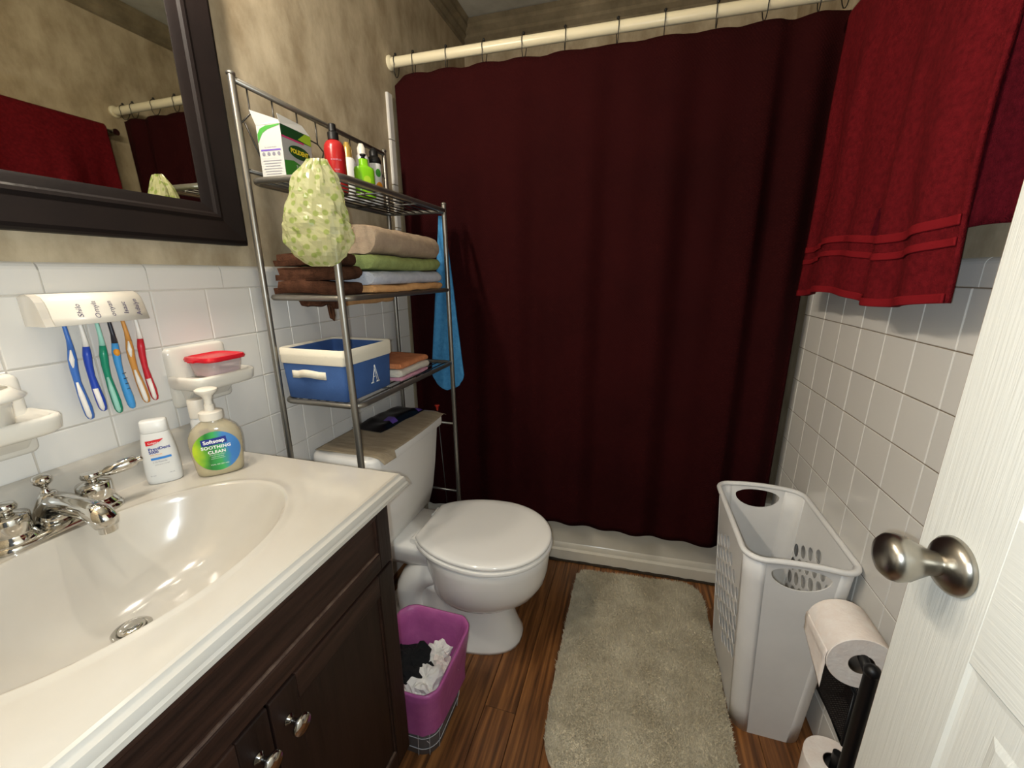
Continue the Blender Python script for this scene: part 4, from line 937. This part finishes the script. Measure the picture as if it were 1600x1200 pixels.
# ------------------------------------------------------------------ spotted plastic cap hung on the near front post
M0 = at(493, 335, 'y', -.778); R_ = (RM @ Vector((1, 0, 0))); R_.z = 0; R_.normalize(); F_ = Vector((R_.y, -R_.x, 0))
scl = (M0 - CAM).dot(RM @ Vector((0, 0, -1))) / FPX * .93
cap = thing('shower_bonnet', 'translucent pale green spotted plastic shower cap hanging from the rack corner', 'shower cap', (M0.x, M0.y, M0.z - 84 * scl))
def capf(u, v):
    # v 0 top .. 1 bottom ; half widths in px
    ks = [(0, 16, 6), (.05, 20, 10), (.15, 34, 16), (.3, 43, 24), (.45, 51, 30), (.6, 57, 33), (.77, 55, 32), (.9, 43, 24), (.97, 30, 12), (1, 18, 4)]
    cs = [(0, 12), (.15, 5), (.3, 4), (.5, 0), (.77, 3), (1, 0)]
    def itp(t, col):
        for a, b in zip(ks[:-1], ks[1:]):
            if a[0] <= t <= b[0]: return a[col] + (b[col] - a[col]) * (t - a[0]) / (b[0] - a[0])
    for a, b in zip(cs[:-1], cs[1:]):
        if a[0] <= v <= b[0]: cx = a[1] + (b[1] - a[1]) * (v - a[0]) / (b[0] - a[0])
    hw, hd = itp(v, 1), itp(v, 2); t = 2 * PI * u
    wr = 1 + (.14 * max(0, 1 - 2.2 * v)) * math.sin(t * 9 + 3 * nz((math.cos(t), math.sin(t), v * 2), 1.2)) + .10 * nz((math.cos(t) * 1.4, math.sin(t) * 1.4, v * 3.2), 1.6, 9) + .09 * nz((math.cos(t) * 3, math.sin(t) * 3, v * 6), 1.6, 19) + .05 * nz((math.cos(t) * 6, math.sin(t) * 6, v * 12), 1.6, 5)
    a, b = hw * math.cos(t) * wr + cx, hd * math.sin(t) * wr
    crease = 2.4 * abs(nz((math.cos(t) * 2, math.sin(t) * 2, v * 5), 1.5, 4))
    p = R_ * ((a) * scl) + F_ * (-(b + crease) * scl)
    return (p.x, p.y, (1 - v) * 168 * scl)
part(cap, 'plastic', MB().grid(capf, 44, 30), 'spotted_plastic')

# ------------------------------------------------------------------ folded towels
def folded(name, label, m, x0, x1, y0, y1, z0, h, seed, group, layers=2, sag=0, wav=.003, cat='towel'):
    """towel folded back on itself: rounded fold towards the room (+x), loose ends at the wall"""
    t = h / layers; r = t / 2; cl = []
    for k in range(layers):
        zc = z0 + t * (k + .5); fw = [x0 + .012 * (k % 3), x1 - r - .002 * k]; xs_ = np.linspace(fw[0], fw[1], 9)
        if k % 2: xs_ = xs_[::-1]
        cl += [(x, zc) for x in xs_]
        if k < layers - 1:
            xe = cl[-1][0]; sgn = 1 if k % 2 == 0 else -1
            for a in (35, 70, 90, 110, 145): cl.append((xe + sgn * r * 1.0 * math.sin(math.radians(a)), zc + r - r * math.cos(math.radians(a))))
    th_ = r * .94; up = []; dn = []
    for i, (x, z) in enumerate(cl):
        a = cl[max(i - 1, 0)]; b = cl[min(i + 1, len(cl) - 1)]; dx, dz = b[0] - a[0], b[1] - a[1]; l = math.hypot(dx, dz) or 1
        up.append((x - dz / l * th_, z + dx / l * th_)); dn.append((x + dz / l * th_, z - dx / l * th_))
    ol = dn + up[::-1]; secs = []; ny = 40
    for j in range(ny + 1):
        y = y0 + (y1 - y0) * j / ny; e = .0 if 0 < j < ny else .0025
        cxm, czm = sum(p[0] for p in ol) / len(ol), z0 + h / 2
        secs.append([(x + .0016 * nz((x, y, z), 60, seed + 2) + (wav * nz((x * 9, y * 9, z * 20), 1, seed)) - e * (1 if x > cxm else -1), y + wav * .8 * nz((x * 14, z * 40, y), 1, seed + 5), max(z0 + .0004, z + wav * .7 * nz((x * 11, y * 11, z * 6), 1, seed + 9) + .0016 * nz((x, y, z), 55, seed) - (e * .5 if z > czm else -e * .5))) for x, z in ol])
    o = part(None, name, MB().loft(secs), m, smooth=True, autos=70)
    return tag(o, label, cat, group)
Z2 = SH[1] + .0074; G1 = 'small brown towels on the middle shelf'; G2 = 'folded towels on the middle shelf'
zz = Z2
brn = []
for k, (h, lab) in enumerate(((.032, 'dark brown folded towel, bottom of the brown stack on the middle shelf'), (.034, 'dark brown folded towel in the middle of the brown stack'), (.030, 'dark brown folded towel, top of the brown stack behind the spotted cap'))):
    brn.append(folded('brown_towel', lab, 'brown_towel',   .046 - .002 * k, .246 - .006 * k, -.742 + .004 * k, -.668, zz, h, 3 + k * 7, G1, 2, wav=.010)); zz += h + .0006
zz = Z2
for k, (nm, m, h, lab) in enumerate((('peach_towel', 'peach_towel', .020, 'peach folded towel at the bottom of the right towel stack'), ('pale_towel', 'pale_towel', .036, 'pale blue-white folded towel above the peach one'), ('green_towel', 'green_towel', .038, 'sage green folded towel under the taupe towel'), ('taupe_towel', 'grey_towel', .072, 'thick taupe folded towel on top of the right stack'))):
    folded(nm, lab, m, .045, .268 - .003 * (k % 2), -.655 + .004 * k, -.262 - .006 * k, zz, h, 31 + k * 5, G2, 2, wav=.009); zz += h + .0006
# cloth corners that sag through the wires
def sagf(x0, x1, y, zt, dep, seed): return lambda u, v: (x0 + (x1 - x0) * u, y + .012 * nz((u * 3, v, seed), 1.2), zt - v * dep * (.75 + .5 * nz((u * 4, 0, seed), 1)) * (min(1, min(u, 1 - u) / .08)))
sg = thing('brown_washcloth', 'brown washcloth sagging below the middle shelf with a hanging loop', 'washcloth', (0, 0, 0))
part(sg, 'cloth', MB().grid(sagf(.085, .215, -.712, SH[1] - .003, .026, 2), 30, 8), 'brown_towel', smooth=True, solid=.008, offset=0)
part(sg, 'loop', MB().tube([(.176, -.712, 1.172), (.178, -.712, 1.155), (.181, -.713, 1.140), (.186, -.712, 1.134), (.188, -.711, 1.146), (.186, -.711, 1.168)], .004, 8), 'brown_towel', smooth=True)
sg2 = thing('peach_cloth', 'peach cloth edge sagging below the middle shelf', 'cloth', (0, 0, 0))
part(sg2, 'cloth', MB().grid(lambda u, v: (.045 + .004 * nz((u * 5, v, 3), 2), -.545 + .35 * u, SH[1] - .003 - v * (.036 + .004 * nz((u * 5, 0, 1), 1.3)) * min(1, min(u, 1 - u) / .05)), 30, 6), 'peach_towel', smooth=True, solid=.008, offset=0)
# lower shelf: fabric bin and small cloths
Z3 = SH[2] + .0074
bk = thing('storage_bin', 'blue fabric storage bin with white rim and letter A', 'storage bin', (.142, -.652, Z3), math.radians(-1))
q0 = (-.098, .094, -.098, .096)
def bsec(e, z, r=.012): return rrect(q0[0] - e, q0[1] + e, q0[2] - e, q0[3] + e, r, z, 4)
part(bk, 'body', MB().loft([bsec(-.004, .001), bsec(-.001, .004), bsec(.001, .05), bsec(.003, .098)], True, False), 'basket_blue', smooth=True, autos=60)
part(bk, 'white_rim', MB().loft([bsec(.0045, .096), bsec(.006, .099), bsec(.006, .116), bsec(.0068, .119), bsec(.006, .122), bsec(.006, .133), bsec(.004, .1355), bsec(.001, .134), bsec(-.001, .126)], False, False), 'basket_white', smooth=True, autos=50)
part(bk, 'lining', MB().loft([bsec(-.001, .130), bsec(-.004, .115), bsec(-.005, .03), bsec(-.006, .012)], False, True), 'basket_blue', smooth=True, autos=60)
for s_ in (-1, 1):
    yy = (q0[2] - .002) if s_ < 0 else (q0[3] + .002)
    part(bk, 'handle', MB().grid(lambda u, v: (-.068 + .105 * u, yy + s_ * (.001 + .010 * max(0, math.sin((u - .2) / .6 * PI)) if .2 < u < .8 else .001), .058 + .020 * v + .006 * (math.sin((u - .2) / .6 * PI) if .2 < u < .8 else 0)), 20, 2), 'basket_white', smooth=True, solid=.002)
vs, fs = text2d('A', .046, 0)
import collections
def letterA(fx):
    mb = MB(); r = .0008; P3 = lambda y, z: (fx, y, z)
    def poly(pts): mb.tube([P3(*p) for p in pts], r, 6)
    poly([(-.017, 0), (-.005, 0)]); poly([(.006, 0), (.020, 0)]); poly([(-.011, 0), (.003, .048)]); poly([(.003, .048), (.017, 0)]); poly([(.000, .046), (.010, .0)]); poly([(-.0065, .016), (.0075, .016)]); poly([(-.017, .0016), (-.005, .0016)]); poly([(.006, .0016), (.020, .0016)]); poly([(-.0095, 0), (.0030, .043)])
    return mb
part(bk, 'letter', letterA(q0[1] + .004), 'text_white', smooth=True, loc=(0, .012, .030), label='embroidered white letter A')
part(bk, 'contents', MB().grid(lambda u, v: (-.085 + .17 * u, -.085 + .17 * v, .085 + .03 * nz((u * 3, v * 3, 0), 1.3)), 16, 16), 'basket_blue', smooth=True)
zz = Z3
for nm, m, h, lab in (('pink_cloth', 'pink_cloth', .012, 'pink folded washcloth at the bottom of the small stack beside the bin'), ('cream_cloth', 'cream_cloth', .024, 'cream folded washcloth in the middle of the small stack'), ('orange_cloth', 'orange_cloth', .018, 'orange folded washcloth on top of the small stack beside the bin')):
    folded(nm, lab, m, .06, .245, -.52, -.345, zz, h, h * 900, 'small folded cloths beside the blue bin', 2, wav=.004, cat='washcloth'); zz += h + .0005
# blue hand towel hanging at the far end of the rack
def blu(side):
    def fn(u, v):
        z = 1.445 - .645 * v
        wdt = (.010 + .008 * v / .1 if v < .1 else .018 + (.044 - .018) * ((v - .1) / .45) if v < .55 else .044 + .026 * (v - .55) / .35 if v < .9 else .070 - .016 * (v - .9) / .1)
        c = .222 - .004 * v; t = (u - .5) * 2
        th_ = (.012 * (1 - t * t) ** .5 + .003) * (1 - .3 * v); lift = .0
        if v > .93: z += .03 * (1 - (1 - abs(t)) ** .5) * (v - .93) / .07
        return (c + t * wdt, -.138 + side * th_ + .004 * math.sin(t * 5 + v * 6), z)
    return fn
single('blue_towel', MB().grid(blu(-1), 20, 50).grid(blu(1), 20, 50), 'blue_towel', 'bright blue hand towel hanging at the far end of the rack', 'towel', smooth=True)

# ------------------------------------------------------------------ waste bin
wbn = thing('waste_bin', 'small grey patterned waste bin with pink liner beside the toilet', 'waste bin', (.398, -.784, 0))
def bs(z, e=0): 
    k = z / .25; return rrect(-.082 - .026 * k - e, .082 + .026 * k + e, -.096 - .028 * k - e, .096 + .028 * k + e, .045, z, 7)
part(wbn, 'bin', MB().loft([bs(0, -.003), bs(.004), bs(.12), bs(.246)], True, False), 'bin_grey', smooth=True, autos=50)
n_ = len(bs(0)); lsec = []
for z, e in ((.09, -.012), (.15, -.008), (.22, -.005), (.245, -.003), (.255, .001), (.256, .004), (.248, .0055), (.22, .005), (.17, .005), (.125, .006), (.100, .008)):
    s_ = []
    for k, p in enumerate(bs(min(z, .25), e)):
        j = .0025 * math.sin(k * 2.1 + z * 60) + .003 * nz((p[0] * 20, p[1] * 20, z * 12), 1)
        dz = (.020 * nz((p[0] * 12, p[1] * 12, 1), 1.0, 2) - .004) if z <= .125 and e > 0 else 0
        l = math.hypot(p[0], p[1]); m_ = 1 + (max(j, 0) * .8 if e > 0 else -abs(j)) / l
        s_.append((p[0] * m_, p[1] * m_, z + dz))
    lsec.append(s_)
part(wbn, 'liner', MB().loft(lsec, True, False), 'pink_liner', smooth=True)
ln = MB()
for z in (.03, .075): 
    ln.tube([tuple(p) for p in bs(z, .0008)], .0009, 4, closed=True)
b0, b1 = bs(0, .0008), bs(.10, .0008)
for k in range(0, n_, 3): ln.tube([b0[k], b1[k]], .0009, 4)
for k in range(0, n_, 6): ln.tube([b1[k], bs(.05, .0008)[(k + 3) % n_]], .0009, 4)
part(wbn, 'printed_lines', ln, 'bin_line')
def crumple(name, label, cat, m, c, r, seed, sz=1.0, amp=.5, flat=True):
    def fn(u, v):
        t, p = 2 * PI * u, PI * v; d = Vector((math.cos(t) * math.sin(p), math.sin(t) * math.sin(p), math.cos(p)))
        k = r * (1 + amp * nz(d, 1.5, seed) + amp * .5 * nz(d, 3.6, seed + 3) + amp * .3 * nz(d, 8, seed))
        return (d.x * k, d.y * k, d.z * k * sz)
    o = part(None, name, MB().grid(fn, 26, 16), m, smooth=not flat, loc=c)
    return tag(o, label, cat, 'rubbish in the waste bin')
crumple('black_rubbish', 'crumpled black cloth lying in the pink-lined waste bin', 'rubbish', 'black_cloth', (.372, -.790, .160), .068, 4, .8)
crumple('crumpled_tissue', 'large crumpled white tissue at the front of the waste bin', 'tissue', 'paper', (.437, -.825, .160), .052, 8, .8)
crumple('crumpled_tissue', 'small torn white tissue against the far side of the waste bin', 'tissue', 'paper', (.425, -.735, .172), .034, 15, .9, .7)
crumple('crumpled_tissue', 'cream paper scrap at the right side of the waste bin', 'tissue', 'tissue', (.460, -.765, .168), .030, 22, .9, .7)

# ------------------------------------------------------------------ toilet paper stand
RYN = -.852; rc = at(1347, 1036, 'y', RYN); pcx = at(1364, 1046, 'y', RYN - .038)
ts = thing('toilet_paper_stand', 'black metal toilet paper stand with mesh rack between hamper and door', 'paper stand', (pcx.x, RYN - .038, 0))
L0 = lambda v: Vector(v) - Vector((pcx.x, RYN - .038, 0))
armz = rc.z + .010
part(ts, 'post', MB().tube([(0, 0, .006), (0, 0, armz + .012)], .0105, 14), 'black', smooth=True, autos=50)
part(ts, 'post_cap', MB().ball((0, 0, armz + .012), .0125, 12), 'black', smooth=True)
part(ts, 'arm', MB().tube([(0, 0, armz), L0((rc.x + .002, RYN + .01, armz)), L0((rc.x + .002, RYN + .115, armz)), L0((rc.x + .002, RYN + .118, armz + .015))], .0085, 12), 'black', smooth=True)
SPX, SPY = at(1305, 1193, 'y', -.822).x, -.822
part(ts, 'spare_rod', MB().tube([L0((SPX, SPY, .006)), L0((SPX, SPY, .315))], .0085, 12), 'black', smooth=True, autos=50)
part(ts, 'base', MB().loft([rrect(-.05 - e, .085 + e, -.03 - e, .13 + e, .02, z, 5) for e, z in ((0, 0), (0, .006), (-.003, .009))]), 'black', smooth=True, autos=40)
mc = at(1316, 1163, 'y', RYN + .012); my = at(1276, 1086, 'x', mc.x).y; mzb = mc.z; mzt = mzb + .125
rackp = part(ts, 'mesh_frame', MB().tube([L0(p) for p in ((mc.x, mc.y, mzb), (mc.x, my, mzb), (mc.x, my, mzt), (mc.x, mc.y, mzt))], .004, 8, closed=True).tube([L0(p) for p in ((mc.x + .05, mc.y, mzb), (mc.x + .05, my, mzb), (mc.x + .05, my, mzt), (mc.x + .05, mc.y, mzt))], .004, 8, closed=True).tube([L0((mc.x, mc.y, mzb)), L0((mc.x + .05, mc.y, mzb))], .004, 8).tube([L0((mc.x, my, mzb)), L0((mc.x + .05, my, mzb))], .004, 8), 'black', smooth=True)
msh = MB()
for xq in (mc.x, mc.x + .05):
    n1 = 26
    for k in range(1, n1): y = mc.y + (my - mc.y) * k / n1; msh.tube([L0((xq, y, mzb)), L0((xq, y, mzt))], .0011, 4)
    for k in range(1, 24): z = mzb + (mzt - mzb) * k / 24; msh.tube([L0((xq, mc.y, z)), L0((xq, my, z))], .0011, 4)
o = part(rackp, 'wire_mesh', msh, 'black'); o['kind'] = 'stuff'
def roll(cx, cz, y0, label, tail):
    t = thing('toilet_roll', label, 'toilet paper', (cx, y0, cz), 0, 'toilet rolls on the black stand')
    R0, R1, wl_ = .0205, .0535, .098
    part(t, 'paper', MB().lathe([(R0, 0), (R1 - .001, 0), (R1, .001), (R1, wl_ - .001), (R1 - .001, wl_), (R0, wl_)], 40, axis='y', cap=False), 'tissue', smooth=True, autos=40)
    part(t, 'core', MB().lathe([(R0 - .0008, .0002), (R0, .0002), (R0, wl_ - .0002), (R0 - .0008, wl_ - .0002)], 30, axis='y', cap=False), 'cardboard', smooth=True)
    if tail:
        def tf(u, v):
            s_ = v * .085; a = min(s_ / R1, .5); 
            return (-(R1 + .0012) * math.cos(.25 - a) if s_ / R1 < .5 else -(R1 + .0012) * math.cos(.25) - .0, .001 + .096 * u * (1 - .0 * v), (R1 + .0012) * math.sin(.25 - a) - max(0, s_ - .5 * R1) * (1 - .75 * u))
        part(t, 'loose_sheet', MB().grid(tf, 8, 16), 'tissue', smooth=True, solid=.0005, offset=1)
roll(rc.x, rc.z - .0035, RYN, 'toilet roll with loose hanging sheet on the upper arm of the stand', True)
for k, lab in enumerate(('spare toilet roll, bottom of three stacked upright on the black stand', 'spare toilet roll, middle of three stacked upright on the black stand', 'spare toilet roll, top of three stacked upright at the picture bottom')):
    t = thing('toilet_roll', lab, 'toilet paper', (SPX, SPY, .0095 + .0925 * k), 0, 'toilet rolls on the black stand')
    part(t, 'paper', MB().lathe([(.0205, 0), (.0525, 0), (.0535, .001), (.0535, .091), (.0525, .092), (.0205, .092)], 40, cap=False), 'tissue', smooth=True, autos=40)
    part(t, 'core', MB().lathe([(.0197, .0002), (.0205, .0002), (.0205, .0918), (.0197, .0918)], 30, cap=False), 'cardboard', smooth=True)
